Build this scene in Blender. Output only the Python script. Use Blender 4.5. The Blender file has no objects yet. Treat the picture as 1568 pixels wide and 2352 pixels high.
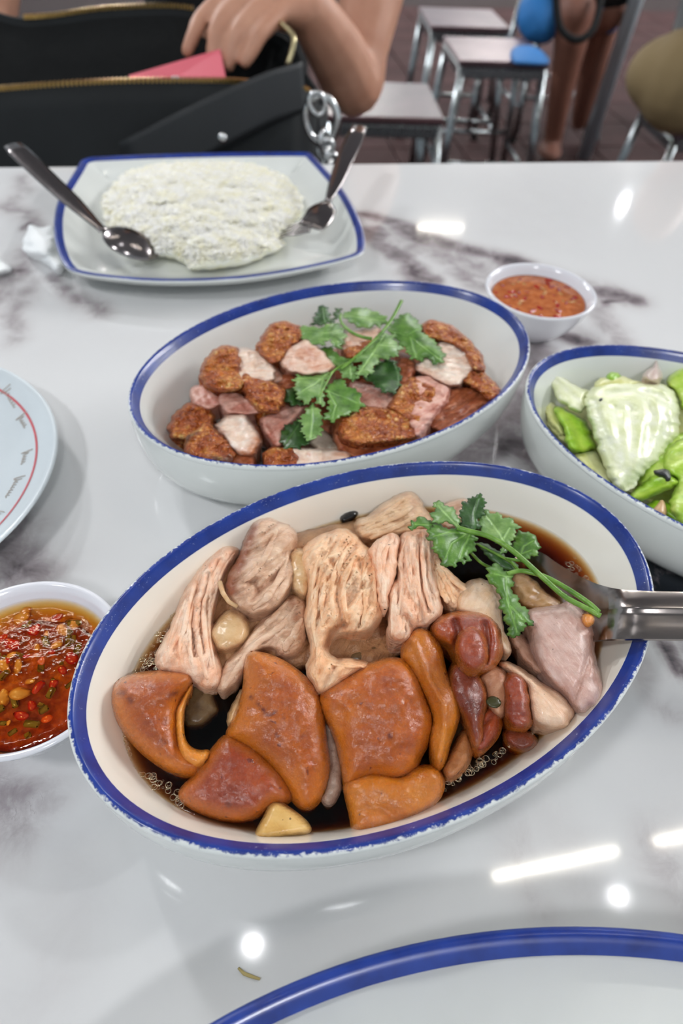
import bpy, math, random
import numpy as np
from mathutils import Vector, Matrix

random.seed(7)
RNG = np.random.RandomState(11)
sc = bpy.context.scene
COL = sc.collection

# ------------------------------------------------------------------ camera
F_PX, PITCH, ROLL = 1531.75, math.radians(47.388), 0.0632835
CZ = 0.282                                   # height of the lens above the table top (z = 0)
cam_d = bpy.data.cameras.new('camera')
cam = bpy.data.objects.new('camera', cam_d); COL.objects.link(cam)
cam_d.sensor_fit = 'VERTICAL'; cam_d.sensor_height = 36.0; cam_d.sensor_width = 24.0
cam_d.lens = F_PX / 2352 * 36.0
cam_d.clip_start = 0.01
cam.matrix_world = Matrix.Translation((0, 0, CZ)) @ Matrix.Rotation(math.pi/2 - PITCH, 4, 'X') @ Matrix.Rotation(ROLL, 4, 'Z')
cam_d.dof.use_dof = True; cam_d.dof.focus_distance = 0.262; cam_d.dof.aperture_fstop = 8.5
sc.camera = cam

# ------------------------------------------------------------------ world, exposure
w = bpy.data.worlds.new('room_light'); sc.world = w; w.use_nodes = True
wn = w.node_tree; wn.nodes.clear()
wo = wn.nodes.new('ShaderNodeOutputWorld'); wb = wn.nodes.new('ShaderNodeBackground')
wb.inputs[0].default_value = (0.82, 0.92, 1.0, 1); wb.inputs[1].default_value = 0.50
wn.links.new(wb.outputs[0], wo.inputs[0])
sc.view_settings.view_transform = 'Standard'; sc.view_settings.look = 'None'
sc.view_settings.gamma = 1; sc.view_settings.use_curve_mapping = False
sc.view_settings.exposure = 0.33
LAMP = 345.0

# ------------------------------------------------------------------ geometry of the view (used to take real positions from the photo)
CAM = np.array([0, 0, CZ])
def ray(x, y):
    a = (x-784)/F_PX; b = -(y-1176)/F_PX
    c, s = math.cos(ROLL), math.sin(ROLL); a, b = c*a - s*b, s*a + c*b
    cp, sp = math.cos(PITCH), math.sin(PITCH)
    return np.array([a, cp + b*sp, -sp + b*cp])
def at(x, y, z=0.0):
    d = ray(x, y); return CAM + d*((z-CZ)/d[2])
def aty(x, y, Y):
    d = ray(x, y); return CAM + d*(Y/d[1])
def crop(x0, y0, s):
    return lambda pts: [(x0 + p[0]/s, y0 + p[1]/s) for p in pts]
PX = lambda pts: pts
C1 = crop(100, 1000, 1.96); C2 = crop(800, 1000, 2.0417); C3 = crop(100, 1500, 1.96); C4 = crop(800, 1500, 2.0417)
C6 = crop(230, 1100, 2.34); C7 = crop(800, 1100, 2.0417); C8 = crop(220, 1450, 2.0103)
CM = crop(280, 620, 1.6333); ML = crop(640, 680, 3.92); CL = crop(900, 1120, 3.136); CR = crop(1080, 580, 2.941)
CP = crop(0, 300, 1.742); CS = crop(0, 1250, 3.92)

# ------------------------------------------------------------------ noise (numpy)
def _h(i, j, k, s):
    n = (i*374761393 + j*668265263 + k*2147483647 + s*1274126177) & 0xffffffff
    n = ((n ^ (n >> 13))*1274126177) & 0xffffffff
    n = ((n ^ (n >> 16))*2246822519) & 0xffffffff
    return ((n ^ (n >> 15)) & 0xffff)/65535.0*2-1
def vnoise(P, seed=0):
    P = np.asarray(P, float); I = np.floor(P).astype(np.int64); f = P - I; u = f*f*f*(f*(f*6-15)+10)
    r = 0
    for dx in (0, 1):
        for dy in (0, 1):
            for dz in (0, 1):
                wgt = (u[:, 0] if dx else 1-u[:, 0])*(u[:, 1] if dy else 1-u[:, 1])*(u[:, 2] if dz else 1-u[:, 2])
                r = r + wgt*_h(I[:, 0]+dx, I[:, 1]+dy, I[:, 2]+dz, seed)
    return r
def fbm(P, seed=0, oct=3):
    P = np.asarray(P, float); r = 0; a = 1
    for o in range(oct):
        r = r + a*vnoise(P, seed+o*17); P = P*2.03+5.1; a *= .5
    return r/1.6

# ------------------------------------------------------------------ materials
def lin(c):
    return tuple((v/255/12.92 if v <= 10 else ((v/255+.055)/1.055)**2.4) for v in c[:3]) + (1,)
class G:
    """small node graph builder"""
    def __init__(s, name):
        s.m = bpy.data.materials.new(name); s.m.use_nodes = True; s.t = s.m.node_tree; s.t.nodes.clear()
        s.out = s.t.nodes.new('ShaderNodeOutputMaterial')
    def n(s, kind, **kw):
        nd = s.t.nodes.new('ShaderNode'+kind)
        ins = kw.pop('i', {})
        for k, v in kw.items(): setattr(nd, k, v)
        for k, v in ins.items(): s.set(nd.inputs[k], v)
        return nd
    def set(s, sock, v):
        if isinstance(v, bpy.types.NodeSocket): s.t.links.new(v, sock)
        elif isinstance(v, bpy.types.Node): s.t.links.new(v.outputs[0], sock)
        else: sock.default_value = v
    def coord(s, scale=(1, 1, 1), rot=0, kind='Object'):
        tc = s.n('TexCoord')
        mp = s.n('Mapping', i={'Vector': tc.outputs[kind], 'Scale': scale, 'Rotation': (0, 0, rot)})
        return mp.outputs[0]
    def noise(s, scale, detail=4, rough=.55, vec=None, dist=0):
        nd = s.n('TexNoise', i={'Scale': scale, 'Detail': detail, 'Roughness': rough, 'Distortion': dist})
        if vec is not None: s.set(nd.inputs['Vector'], vec)
        else: s.set(nd.inputs['Vector'], s.coord())
        return nd.outputs[0]
    def voro(s, scale, vec=None, feature='F1', out='Distance', rnd=1):
        nd = s.n('TexVoronoi', feature=feature, i={'Scale': scale, 'Randomness': rnd})
        s.set(nd.inputs['Vector'], vec if vec is not None else s.coord())
        return nd.outputs[out]
    def ramp(s, fac, stops):
        nd = s.n('ValToRGB'); s.set(nd.inputs[0], fac); e = nd.color_ramp.elements
        while len(e) < len(stops): e.new(.5)
        for k, (p, c) in enumerate(stops):
            e[k].position = p; e[k].color = c if len(c) == 4 else lin(c)
        return nd.outputs[0]
    def mr(s, v, a, b, c=0, d=1):
        nd = s.n('MapRange', i={0: v, 1: a, 2: b, 3: c, 4: d}); return nd.outputs[0]
    def math(s, op, a, b=0.0):
        nd = s.n('Math', operation=op, i={0: a, 1: b}); return nd.outputs[0]
    def mix(s, fac, a, b):
        nd = s.n('Mix', data_type='RGBA'); s.set(nd.inputs[0], fac)
        s.set(nd.inputs[6], a if not isinstance(a, tuple) or len(a) == 4 else lin(a))
        s.set(nd.inputs[7], b if not isinstance(b, tuple) or len(b) == 4 else lin(b))
        return nd.outputs[2]
    def attr(s, name):
        return s.n('Attribute', attribute_name=name).outputs['Fac']
    def bump(s, h, strength=.5, dist=.001, normal=None):
        nd = s.n('Bump', i={'Height': h, 'Strength': strength, 'Distance': dist})
        if normal is not None: s.set(nd.inputs['Normal'], normal)
        return nd.outputs[0]
    def bsdf(s, color, rough=.5, normal=None, **kw):
        nd = s.n('BsdfPrincipled')
        s.set(nd.inputs['Base Color'], lin(color) if isinstance(color, tuple) and len(color) == 3 else color)
        s.set(nd.inputs['Roughness'], rough)
        if normal is not None: s.set(nd.inputs['Normal'], normal)
        for k, v in kw.items():
            s.set(nd.inputs[k.replace('_', ' ')], v)
        s.t.links.new(nd.outputs[0], s.out.inputs[0]); return nd

def plain(name, color, rough=.5, bump=None, **kw):
    g = G(name); nrm = None
    if bump: nrm = g.bump(g.noise(bump[0], 3), bump[1], bump[2])
    g.bsdf(color, rough, nrm, **kw); return g.m
def speckled(name, c1, c2, scale, rough=.5, bs=.3, bd=.001, **kw):
    g = G(name); nz = g.noise(scale, 4)
    g.bsdf(g.ramp(nz, [(.35, c1), (.65, c2)]), rough, g.bump(nz, bs, bd), **kw); return g.m

def m_ceramic(name='glazed_white_ceramic', c=(226, 229, 225)):
    g = G(name); nz = g.noise(40, 2)
    col = g.ramp(nz, [(.3, c), (.7, tuple(v+3 for v in c))])
    g.bsdf(col, .16, g.bump(g.noise(60, 2), .03, .001), Coat_Weight=.35, Coat_Roughness=.05); return g.m
def m_rim(name='blue_painted_rim', clean=False):
    g = G(name); v = g.attr('o')       # 0 outside lip .. 1 inner edge of the band
    n1 = g.noise(450 if not clean else 60, 4, .65); n2 = g.noise(160, 3)
    edge = g.math('ADD', v, g.mr(n1, .3, .7, -.09 if not clean else -.01, .09 if not clean else .01))
    m1 = g.mr(edge, .26 if not clean else .06, .33 if not clean else .09)
    sp = g.noise(900, 3, .7)
    if not clean:
        sp2 = g.math('MULTIPLY', g.mr(sp, .60, .70), g.mr(n2, .50, .62))
        sp2 = g.math('MULTIPLY', sp2, g.mr(v, .85, .6))
    blue = g.ramp(g.noise(90, 3), [(.3, (14, 40, 116)), (.7, (28, 60, 148))])
    if not clean: blue = g.mix(g.math('MULTIPLY', sp2, .75), blue, (205, 215, 235))
    m2 = g.mr(v, .955, .975)
    mask = g.math('SUBTRACT', m1, m2)
    nd = g.bsdf(g.mix(mask, (226, 229, 226), blue), .3, g.bump(mask, .25, .0004), Coat_Weight=.3, Coat_Roughness=.12)
    return g.m
def m_liquid(name, absorb, dens, wave=.1):
    g = G(name)
    nz = g.noise(120, 3, .5)
    nrm = g.bump(nz, wave, .002)
    fr = g.n('Fresnel', i={'IOR': 1.36, 'Normal': nrm})
    gl = g.n('BsdfGlossy', i={'Roughness': .03, 'Normal': nrm}); tr = g.n('BsdfTransparent')
    geo = g.n('NewGeometry'); sep = g.n('SeparateXYZ', i={0: geo.outputs['True Normal']})   # only the open surface mirrors, not the side against the bowl
    fac = g.math('MULTIPLY', g.math('MULTIPLY', fr.outputs[0], g.math('GREATER_THAN', sep.outputs[2], .5)), g.math('SUBTRACT', 1.0, geo.outputs['Backfacing']))
    mx = g.n('MixShader', i={0: fac, 1: tr.outputs[0], 2: gl.outputs[0]})
    g.t.links.new(mx.outputs[0], g.out.inputs[0])
    va = g.n('VolumeAbsorption', i={'Color': absorb, 'Density': dens})
    g.t.links.new(va.outputs[0], g.out.inputs['Volume']); return g.m
def m_skin(name, c1, c2, c3):
    """braised pork skin: amber, gelatinous, glossy"""
    g = G(name); e = g.attr('edge'); mk = g.attr('mark')
    n1 = g.noise(60, 4, .6); n2 = g.noise(420, 3, .6); fine = g.noise(1500, 2, .6)
    col = g.ramp(n1, [(.3, c1), (.5, c2), (.72, c3)])
    col = g.mix(g.mr(e, .35, 0, 0, .55), col, (214, 128, 30))
    col = g.mix(mk, col, (92, 32, 16))
    spots = g.math('MULTIPLY', g.mr(g.noise(330, 2, .4), .70, .74), .75)
    col = g.mix(spots, col, (95, 30, 14))
    h = g.math('ADD', g.math('MULTIPLY', n2, .8), g.math('MULTIPLY', fine, .35))
    g.bsdf(col, g.mr(n2, .3, .7, .16, .34), g.bump(h, .55, .0008), Subsurface_Weight=.15, Subsurface_Radius=(.004, .0015, .0006),
           Subsurface_Scale=.5, Coat_Weight=.8, Coat_Roughness=.05, Coat_Normal=g.bump(g.math('ADD', g.noise(650, 4, .7), g.math('MULTIPLY', g.noise(160, 2), 1.5)), 1.0, .0026))
    return g.m
def m_meat(name, c1, c2, c3, ang=0.0, mark=(150, 84, 50), rough=.38, fib=260, stretch=.12, bs=.6, wet=.3):
    g = G(name); e = g.attr('edge'); mk = g.attr('mark')
    v = g.coord((1, stretch, 1), -ang)
    # rotate first, then squash along the fibre
    tc = g.n('TexCoord'); r = g.n('VectorRotate', rotation_type='Z_AXIS', i={'Vector': tc.outputs['Object'], 'Angle': -ang})
    mp = g.n('Mapping', i={'Vector': r.outputs[0], 'Scale': (stretch, 1, 1)})
    f1 = g.noise(fib, 5, .6, mp.outputs[0], .6); n1 = g.noise(110, 4, .6); n2 = g.noise(45, 2)
    col = g.ramp(g.math('ADD', g.math('MULTIPLY', f1, .45), g.math('MULTIPLY', n1, .55)), [(.30, c1), (.42, c2), (.58, c3)])
    col = g.mix(g.mr(n2, .52, .72, 0, .25), col, c1)
    col = g.mix(mk, col, mark)
    pep = g.math('MULTIPLY', g.mr(g.noise(850, 1, .3), .79, .81), .8)
    col = g.mix(pep, col, (60, 40, 26))
    h = g.math('ADD', g.math('MULTIPLY', f1, 1.0), g.math('MULTIPLY', g.noise(500, 3, .6), .5))
    g.bsdf(col, rough, g.bump(h, bs, .0016), Subsurface_Weight=.12, Subsurface_Radius=(.004, .002, .001), Subsurface_Scale=.5,
           Coat_Weight=wet+.25, Coat_Roughness=.09, Coat_Normal=g.bump(g.noise(600, 4, .7), 1.0, .0026))
    return g.m
def m_crackle(name, dark=0.0):
    g = G(name); mk = g.attr('mark'); n0 = g.noise(160, 3, .6)
    v = g.n('VectorMath', operation='MULTIPLY_ADD'); g.set(v.inputs[0], g.n('TexNoise', i={'Scale': 150, 'Vector': g.coord()}).outputs['Color']); v.inputs[1].default_value = (.006, .006, .006); g.set(v.inputs[2], g.coord())
    v1 = g.voro(300, v.outputs[0]); v2 = g.voro(620, v.outputs[0]); n1 = g.noise(60, 4, .6); n3 = g.noise(35, 2, .5)
    a = g.mr(v1, 0, .7, 1, 0)
    f = g.math('ADD', g.math('MULTIPLY', a, g.mr(n3, .4, .6, .12, .42)), g.math('ADD', g.math('MULTIPLY', n1, .55), g.math('MULTIPLY', n0, .12)))
    col = g.ramp(f, [(.22, (124, 46, 14)), (.36, (178, 86, 24)), (.48, (212, 130, 50)), (.64, (240, 194, 120))])
    if dark: col = g.mix(g.math('MULTIPLY', g.mr(g.noise(50, 2), .45, .6), dark), col, (58, 20, 14))
    col = g.mix(mk, col, (62, 24, 16))
    h = g.math('ADD', a, g.math('MULTIPLY', g.mr(v2, 0, .7, 1, 0), .6))
    g.bsdf(col, g.mr(n1, .3, .7, .3, .5), g.bump(h, 1.0, .0022), Coat_Weight=.3, Coat_Roughness=.15, Coat_Normal=g.bump(h, 1.0, .002)); return g.m
def m_leaf(name, c1, c2, c3, rough=.42):
    g = G(name); mk = g.attr('mark'); e = g.attr('edge'); n1 = g.noise(130, 4, .6)
    col = g.ramp(n1, [(.33, c1), (.5, c2), (.7, c3)])
    col = g.mix(g.math('MULTIPLY', mk, .55), col, tuple(min(255, int(v*1.25+22)) for v in c3))
    h = g.math('ADD', g.noise(600, 3), g.math('MULTIPLY', mk, -1.2))
    g.bsdf(col, rough, g.bump(h, .35, .0008), Coat_Weight=.15, Coat_Roughness=.2)
    return g.m
def m_steel(name='polished_steel', c=(190, 188, 186), rough=.14, brush=False):
    g = G(name)
    nz = g.noise(300, 3, .5, g.coord((.05, 1, 1)) if brush else None)
    g.bsdf(c, g.mr(nz, .3, .7, rough*.8, rough*1.3), g.bump(nz, .04, .0004), Metallic=1.0); return g.m

# ------------------------------------------------------------------ object helpers
def tag(o, label=None, cat=None, group=None, kind=None):
    if label: o['label'] = label
    if cat: o['category'] = cat
    if group: o['group'] = group
    if kind: o['kind'] = kind
    return o
def empty(name, loc, label=None, cat=None, group=None, rz=0.0, kind=None):
    o = bpy.data.objects.new(name, None); COL.objects.link(o); o.location = loc; o.rotation_euler.z = rz
    o.empty_display_size = .01
    return tag(o, label, cat, group, kind)
def mesh_obj(name, verts, faces, mat, parent=None, loc=None, smooth=True, attrs=None):
    """verts in world space (or parent's local space when loc is None and parent given as ('local', p))"""
    me = bpy.data.meshes.new(name)
    V = np.asarray(verts, float).reshape(-1, 3)
    local = isinstance(parent, tuple)
    if local: parent = parent[1]
    if not local:
        if parent is not None:
            p = parent; off = np.zeros(3)
            while p is not None: off += np.array(p.location); p = p.parent
        else:
            off = np.array(loc if loc is not None else (V.mean(0)[0], V.mean(0)[1], V[:, 2].min()))
        V = V - off
    me.from_pydata(V.tolist(), [], faces if isinstance(faces, list) else faces.tolist())
    if smooth: me.polygons.foreach_set('use_smooth', [True]*len(me.polygons))
    for k, a in (attrs or {}).items():
        at_ = me.attributes.new(k, 'FLOAT', 'POINT'); at_.data.foreach_set('value', np.asarray(a, np.float32))
    if mat is not None: me.materials.append(mat)
    me.update()
    o = bpy.data.objects.new(name, me); COL.objects.link(o)
    if parent is not None: o.parent = parent
    elif not local: o.location = off
    return o
class MB:
    def __init__(s): s.v = []; s.f = []
    def add(s, v, f):
        b = len(s.v); s.v += [tuple(p) for p in v]; s.f += [tuple(i+b for i in q) for q in f]; return s
    def box(s, c, d, R=None, bev=0.0):
        x, y, z = (q/2 for q in d); b = min(bev, x*.9, y*.9, z*.9)
        vs, fs = [], []
        if b <= 0:
            vs = [(i*x, j*y, k*z) for i in (-1, 1) for j in (-1, 1) for k in (-1, 1)]
            fs = [(0, 1, 3, 2), (4, 6, 7, 5), (0, 4, 5, 1), (2, 3, 7, 6), (0, 2, 6, 4), (1, 5, 7, 3)]
        else:
            idx = {}
            def V(i, j, k, ax):
                key = (i, j, k, ax)
                if key not in idx:
                    p = [i*x, j*y, k*z]
                    for a, sg, h in ((0, i, x), (1, j, y), (2, k, z)):
                        if a != ax: p[a] = sg*(h-b)
                    idx[key] = len(vs); vs.append(tuple(p))
                return idx[key]
            for ax in range(3):
                for sg in (-1, 1):
                    q = []
                    for a, c_ in ((-1, -1), (1, -1), (1, 1), (-1, 1)):
                        t = [0, 0, 0]; t[ax] = sg; o = [k for k in range(3) if k != ax]; t[o[0]] = a; t[o[1]] = c_
                        q.append(V(*t, ax))
                    fs.append(tuple(q))
            for a in range(3):
                o = [k for k in range(3) if k != a]
                for s1 in (-1, 1):
                    for s2 in (-1, 1):
                        t1 = [0, 0, 0]; t1[o[0]] = s1; t1[o[1]] = s2; t2 = list(t1); t1[a] = -1; t2[a] = 1
                        fs.append((V(*t1, o[0]), V(*t2, o[0]), V(*t2, o[1]), V(*t1, o[1])))
            for i in (-1, 1):
                for j in (-1, 1):
                    for k in (-1, 1): fs.append((V(i, j, k, 0), V(i, j, k, 1), V(i, j, k, 2)))
        R = R or Matrix.Identity(3)
        return s.add([R @ Vector(p) + Vector(c) for p in vs], fs)
    def tube(s, pts, rad, n=10, cap=True, flat=1.0):
        pts = [Vector(p) for p in pts]; m = len(pts)
        rad = rad if hasattr(rad, '__len__') else [rad]*m
        vs = []; up = None
        for i, p in enumerate(pts):
            t = (pts[min(i+1, m-1)] - pts[max(i-1, 0)]).normalized()
            if up is None: up = Vector((0, 0, 1)) if abs(t.z) < .9 else Vector((1, 0, 0))
            a = t.cross(up).normalized(); b = a.cross(t).normalized(); up = b
            for k in range(n):
                q = 2*math.pi*k/n
                vs.append(p + a*math.cos(q)*rad[i] + b*math.sin(q)*rad[i]*flat)
        fs = [(i*n+k, i*n+(k+1) % n, (i+1)*n+(k+1) % n, (i+1)*n+k) for i in range(m-1) for k in range(n)]
        if cap: fs += [tuple(range(n-1, -1, -1)), tuple((m-1)*n+k for k in range(n))]
        return s.add(vs, fs)
    def ball(s, c, r, n=12, m=8):
        r = r if hasattr(r, '__len__') else (r, r, r)
        vs = [(c[0], c[1], c[2]+r[2])]
        for i in range(1, m):
            a = math.pi*i/m
            for k in range(n):
                b = 2*math.pi*k/n; vs.append((c[0]+r[0]*math.sin(a)*math.cos(b), c[1]+r[1]*math.sin(a)*math.sin(b), c[2]+r[2]*math.cos(a)))
        vs.append((c[0], c[1], c[2]-r[2])); fs = [(0, 1+k, 1+(k+1) % n) for k in range(n)]
        for i in range(m-2): fs += [(1+i*n+k, 1+(i+1)*n+k, 1+(i+1)*n+(k+1) % n, 1+i*n+(k+1) % n) for k in range(n)]
        L = len(vs)-1; fs += [(L, 1+(m-2)*n+(k+1) % n, 1+(m-2)*n+k) for k in range(n)]
        return s.add(vs, fs)
    def lathe(s, prof, n=48, c=(0, 0, 0)):
        m = len(prof)
        vs = [(c[0]+r*math.cos(2*math.pi*k/n), c[1]+r*math.sin(2*math.pi*k/n), c[2]+z) for r, z in prof for k in range(n)]
        fs = [(i*n+k, i*n+(k+1) % n, (i+1)*n+(k+1) % n, (i+1)*n+k) for i in range(m-1) for k in range(n)]
        return s.add(vs, fs)
    def obj(s, name, mat, parent=None, loc=None, smooth=True, attrs=None):
        return mesh_obj(name, s.v, s.f, mat, parent, loc, smooth, attrs)
def autosmooth(o, ang=35):
    """sharp edges above an angle"""
    me = o.data; import bmesh
    bm = bmesh.new(); bm.from_mesh(me)
    for e in bm.edges:
        if len(e.link_faces) == 2 and e.calc_face_angle(0) > math.radians(ang): e.smooth = False
    bm.to_mesh(me); bm.free(); return o

# ------------------------------------------------------------------ outlines and slabs
def smooth_loop(P, it=2):
    P = np.asarray(P, float)
    for _ in range(it):
        Q = np.roll(P, -1, 0); P = np.stack([.75*P+.25*Q, .25*P+.75*Q], 1).reshape(-1, 2)
    return P
def resample(P, step):
    P = np.vstack([P, P[:1]]); L = np.hypot(*np.diff(P, axis=0).T); c = np.r_[0, np.cumsum(L)]
    n = max(12, int(c[-1]/step)); t = np.linspace(0, c[-1], n, endpoint=False)
    return np.c_[np.interp(t, c, P[:, 0]), np.interp(t, c, P[:, 1])]
def nearest(Q, A, B):
    """nearest point of each Q on segments A-B -> dist, point"""
    best = np.full(len(Q), 1e9); bp = np.zeros((len(Q), 2))
    for a, b in zip(A, B):
        d = b-a; t = np.clip(((Q-a)@d)/max(d@d, 1e-14), 0, 1); p = a+t[:, None]*d; r = np.hypot(*(Q-p).T)
        k = r < best; best[k] = r[k]; bp[k] = p[k]
    return best, bp
def inside(Q, P):
    x, y = Q[:, 0], Q[:, 1]; r = np.zeros(len(Q), bool); j = len(P)-1
    for i in range(len(P)):
        xi, yi = P[i]; xj, yj = P[j]
        if yi != yj:
            c = ((yi > y) != (yj > y)) & (x < (xj-xi)*(y-yi)/(yj-yi)+xi); r ^= c
        j = i
    return r
def slab(name, outline, z0, dome, thick, mat, parent=None, label=None, cat=None, group=None, R=None, cell=.0009, rag=0.0, ragf=400,
         tilt=(0, 0), waves=(), creases=(), marks=(), namp=0.0, nf=250, fib=None, sm=2, seed=0, teeth=None, edgemark=0.0, smooth=True, world=False, power=2.0, grow=0.0):
    """a solid piece: plan outline at height z0, rounded top (dome) and underside (thick), creases, fibres and lumps"""
    P = np.array([p if world else at(p[0], p[1], z0)[:2] for p in outline], float)
    P = smooth_loop(P, sm) if sm else P
    P = resample(P, cell*1.2)
    nrm = np.roll(P, -1, 0)-np.roll(P, 1, 0); nrm = np.c_[nrm[:, 1], -nrm[:, 0]]; nrm /= np.maximum(np.hypot(*nrm.T), 1e-9)[:, None]
    area = np.sum(P[:, 0]*np.roll(P[:, 1], -1)-np.roll(P[:, 0], -1)*P[:, 1]); nrm *= 1 if area > 0 else -1
    P = P + nrm*grow
    if rag:
        P = P + nrm*(rag*fbm(np.c_[P*ragf, np.full(len(P), seed*3.7)], seed, 3))[:, None]
    if teeth:                                         # (depth, count per metre): leaf teeth
        L = np.r_[0, np.cumsum(np.hypot(*np.diff(P, axis=0).T))]
        ph = L*teeth[1] + .9*vnoise(np.c_[P*150, np.zeros(len(P))], seed)
        P = P + nrm*(teeth[0]*(np.abs((ph % 1)-.5)*2-.6)*1.0)[:, None]
        P = P + nrm*(teeth[0]*1.5*(np.abs(((ph/3.1+seed*.37) % 1)-.5)*2-.7))[:, None]
    lo, hi = P.min(0)-cell, P.max(0)+cell
    nx, ny = (int((hi[k]-lo[k])/cell)+2 for k in (0, 1))
    X, Y = np.meshgrid(lo[0]+np.arange(nx)*cell, lo[1]+np.arange(ny)*cell, indexing='ij'); Q = np.c_[X.ravel(), Y.ravel()]
    d, bp = nearest(Q, P, np.roll(P, -1, 0)); ins = inside(Q, P); sd = np.where(ins, d, -d)
    keep = sd > -cell*.75
    snap = keep & (sd < cell*.3); Q[snap] = bp[snap]; dd = np.where(snap, 0, sd)
    R = R or max(dd.max()*.9, cell*2)
    K = keep.reshape(nx, ny); q = K[:-1, :-1] & K[1:, :-1] & K[1:, 1:] & K[:-1, 1:]
    idn = np.arange(nx*ny).reshape(nx, ny); ii, jj = np.nonzero(q)
    faces = np.c_[idn[ii, jj], idn[ii+1, jj], idn[ii+1, jj+1], idn[ii, jj+1]]
    # drop cells made of snapped corners only
    faces = faces[~snap[faces].all(1)]
    used = np.unique(faces); new = np.full(nx*ny, -1); new[used] = np.arange(len(used))
    Q = Q[used]; dd = dd[used]; sn = snap[used]; faces = new[faces]
    # border edges decide which vertices are shared
    E = np.sort(np.vstack([faces[:, [0, 1]], faces[:, [1, 2]], faces[:, [2, 3]], faces[:, [3, 0]]]), 1)
    ue, cnt = np.unique(E, axis=0, return_counts=True); bord = np.zeros(len(Q), bool); bord[ue[cnt == 1].ravel()] = True
    nb_, bpt = nearest(Q[bord], P, np.roll(P, -1, 0)); Q[bord] = bpt; dd[bord] = 0
    near = ~bord & (dd < cell*2.2)
    def relax(A, it=2):
        for _ in range(it):
            S = np.zeros_like(A); N = np.zeros(len(A)); np.add.at(S, ue[:, 0], A[ue[:, 1]]); np.add.at(S, ue[:, 1], A[ue[:, 0]]); np.add.at(N, ue.ravel(), 1)
            M_ = S/np.maximum(N, 1).reshape((-1,)+(1,)*(A.ndim-1)); A = A.copy(); A[near] = .5*A[near]+.5*M_[near]
        return A
    Q = relax(Q, 3); dd = np.where(bord, 0, nearest(Q, P, np.roll(P, -1, 0))[0])
    t = np.clip(dd/R, 0, 1); prof = (1-(1-t)**power)**(1/power)
    c0 = P.mean(0); z = z0 + tilt[0]*(Q[:, 0]-c0[0]) + tilt[1]*(Q[:, 1]-c0[1])
    for (kx, ky, ph, a) in waves: z = z + a*np.sin(kx*(Q[:, 0]-c0[0])+ky*(Q[:, 1]-c0[1])+ph)
    zb = z.copy()
    z = z + dome*prof
    P3 = np.c_[Q, np.full(len(Q), seed*1.37)]
    if namp: z = z + namp*fbm(P3*nf, seed, 3)*np.minimum(t*2.5, 1)
    if fib:                                            # angle, frequency across, amplitude
        a, fq, am = fib; u = Q[:, 0]*math.cos(a)+Q[:, 1]*math.sin(a); v = -Q[:, 0]*math.sin(a)+Q[:, 1]*math.cos(a)
        wv = .0012*vnoise(np.c_[u*90, v*90, v*0], seed+5)
        s_ = fbm(np.c_[u*fq*.12, (v+wv)*fq, v*0+seed], seed+3, 3)
        z = z - am*np.abs(s_)*np.minimum(t*3, 1)*2.6
    mk = np.zeros(len(Q))
    if fib: mk = np.clip((np.abs(s_)-.32)*1.3, 0, .34)  # fibre grooves also darkened in the colour, deepening the shade of crevices
    def poly(pts):
        W = np.array([p if world else at(p[0], p[1], z0)[:2] for p in pts], float); return nearest(Q, W[:-1], W[1:])[0]
    for cr in creases:
        r = poly(cr[0]); z = z - cr[2]*np.exp(-(r/cr[1])**2)
        if len(cr) > 3: mk = np.maximum(mk, cr[3]*np.exp(-(r/(cr[1]*.8))**2))
    for (pts, wd, st) in marks:
        r = poly(pts); jit = .5+.5*fbm(P3*500, seed+9, 2); mk = np.maximum(mk, st*np.exp(-(r/wd)**2)*np.clip(.45+jit, 0, 1))
    if edgemark: mk = np.maximum(mk, edgemark*np.exp(-(dd/(.22*R))**2)*np.clip(.5+.7*fbm(P3*300, seed+2, 2), 0, 1))
    z = relax(np.where(bord, zb, z), 2)
    z = np.maximum(z, zb-thick*.9)
    z = np.where(bord, zb, z)
    top = CAM + (np.c_[Q, np.full(len(Q), z0)]-CAM)*((CZ-z)/(CZ-z0))[:, None] if not world else np.c_[Q, z]
    zbt = np.minimum(zb - thick*np.sqrt(1-(1-np.clip(dd/(R*.35), 0, 1))**2), z-.0002)
    inn = np.nonzero(~bord)[0]; bi = np.arange(len(Q)); bi[inn] = len(Q)+np.arange(len(inn))
    sh = (CZ-zb)/(CZ-z0) if not world else np.ones(len(Q))
    bot = np.c_[(Q*sh[:, None] if not world else Q), zbt][inn]
    V = np.vstack([top, bot]); Fc = np.vstack([faces, bi[faces][:, ::-1]])
    ed = np.r_[t, t[inn]*0]; mk = np.r_[mk, mk[inn]]
    o = mesh_obj(name, V, Fc, mat, parent, None, smooth, {'edge': ed, 'mark': mk})
    return tag(o, label, cat, group)

def oval_ring(a, b, rot, c, o, z, n=160, har=None):
    th = np.linspace(0, 2*math.pi, n, endpoint=False)
    k = 1 + (har(th) if har else 0)
    ex = 1+.27*min(max((o-.0048)/.007, 0), 1) if a > 1.2*b and a < .14 else 1.0
    x = (a*k-o*ex)*np.cos(th); y = (b*k-o)*np.sin(th)
    cr, sr = math.cos(rot), math.sin(rot)
    return np.c_[c[0]+cr*x-sr*y, c[1]+sr*x+cr*y, np.full(n, z)]
def rings_mesh(rings, closed_ends=(False, False)):
    n = len(rings[0]); m = len(rings); V = np.vstack(rings)
    f = [(i*n+k, i*n+(k+1) % n, (i+1)*n+(k+1) % n, (i+1)*n+k) for i in range(m-1) for k in range(n)]
    if closed_ends[0]: V = np.vstack([V, rings[0].mean(0)]); c = len(V)-1; f += [(c, (k+1) % n, k) for k in range(n)]
    if closed_ends[1]: V = np.vstack([V, rings[-1].mean(0)]); c = len(V)-1; f += [(c, (m-1)*n+k, (m-1)*n+(k+1) % n) for k in range(n)]
    return V, f

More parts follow.
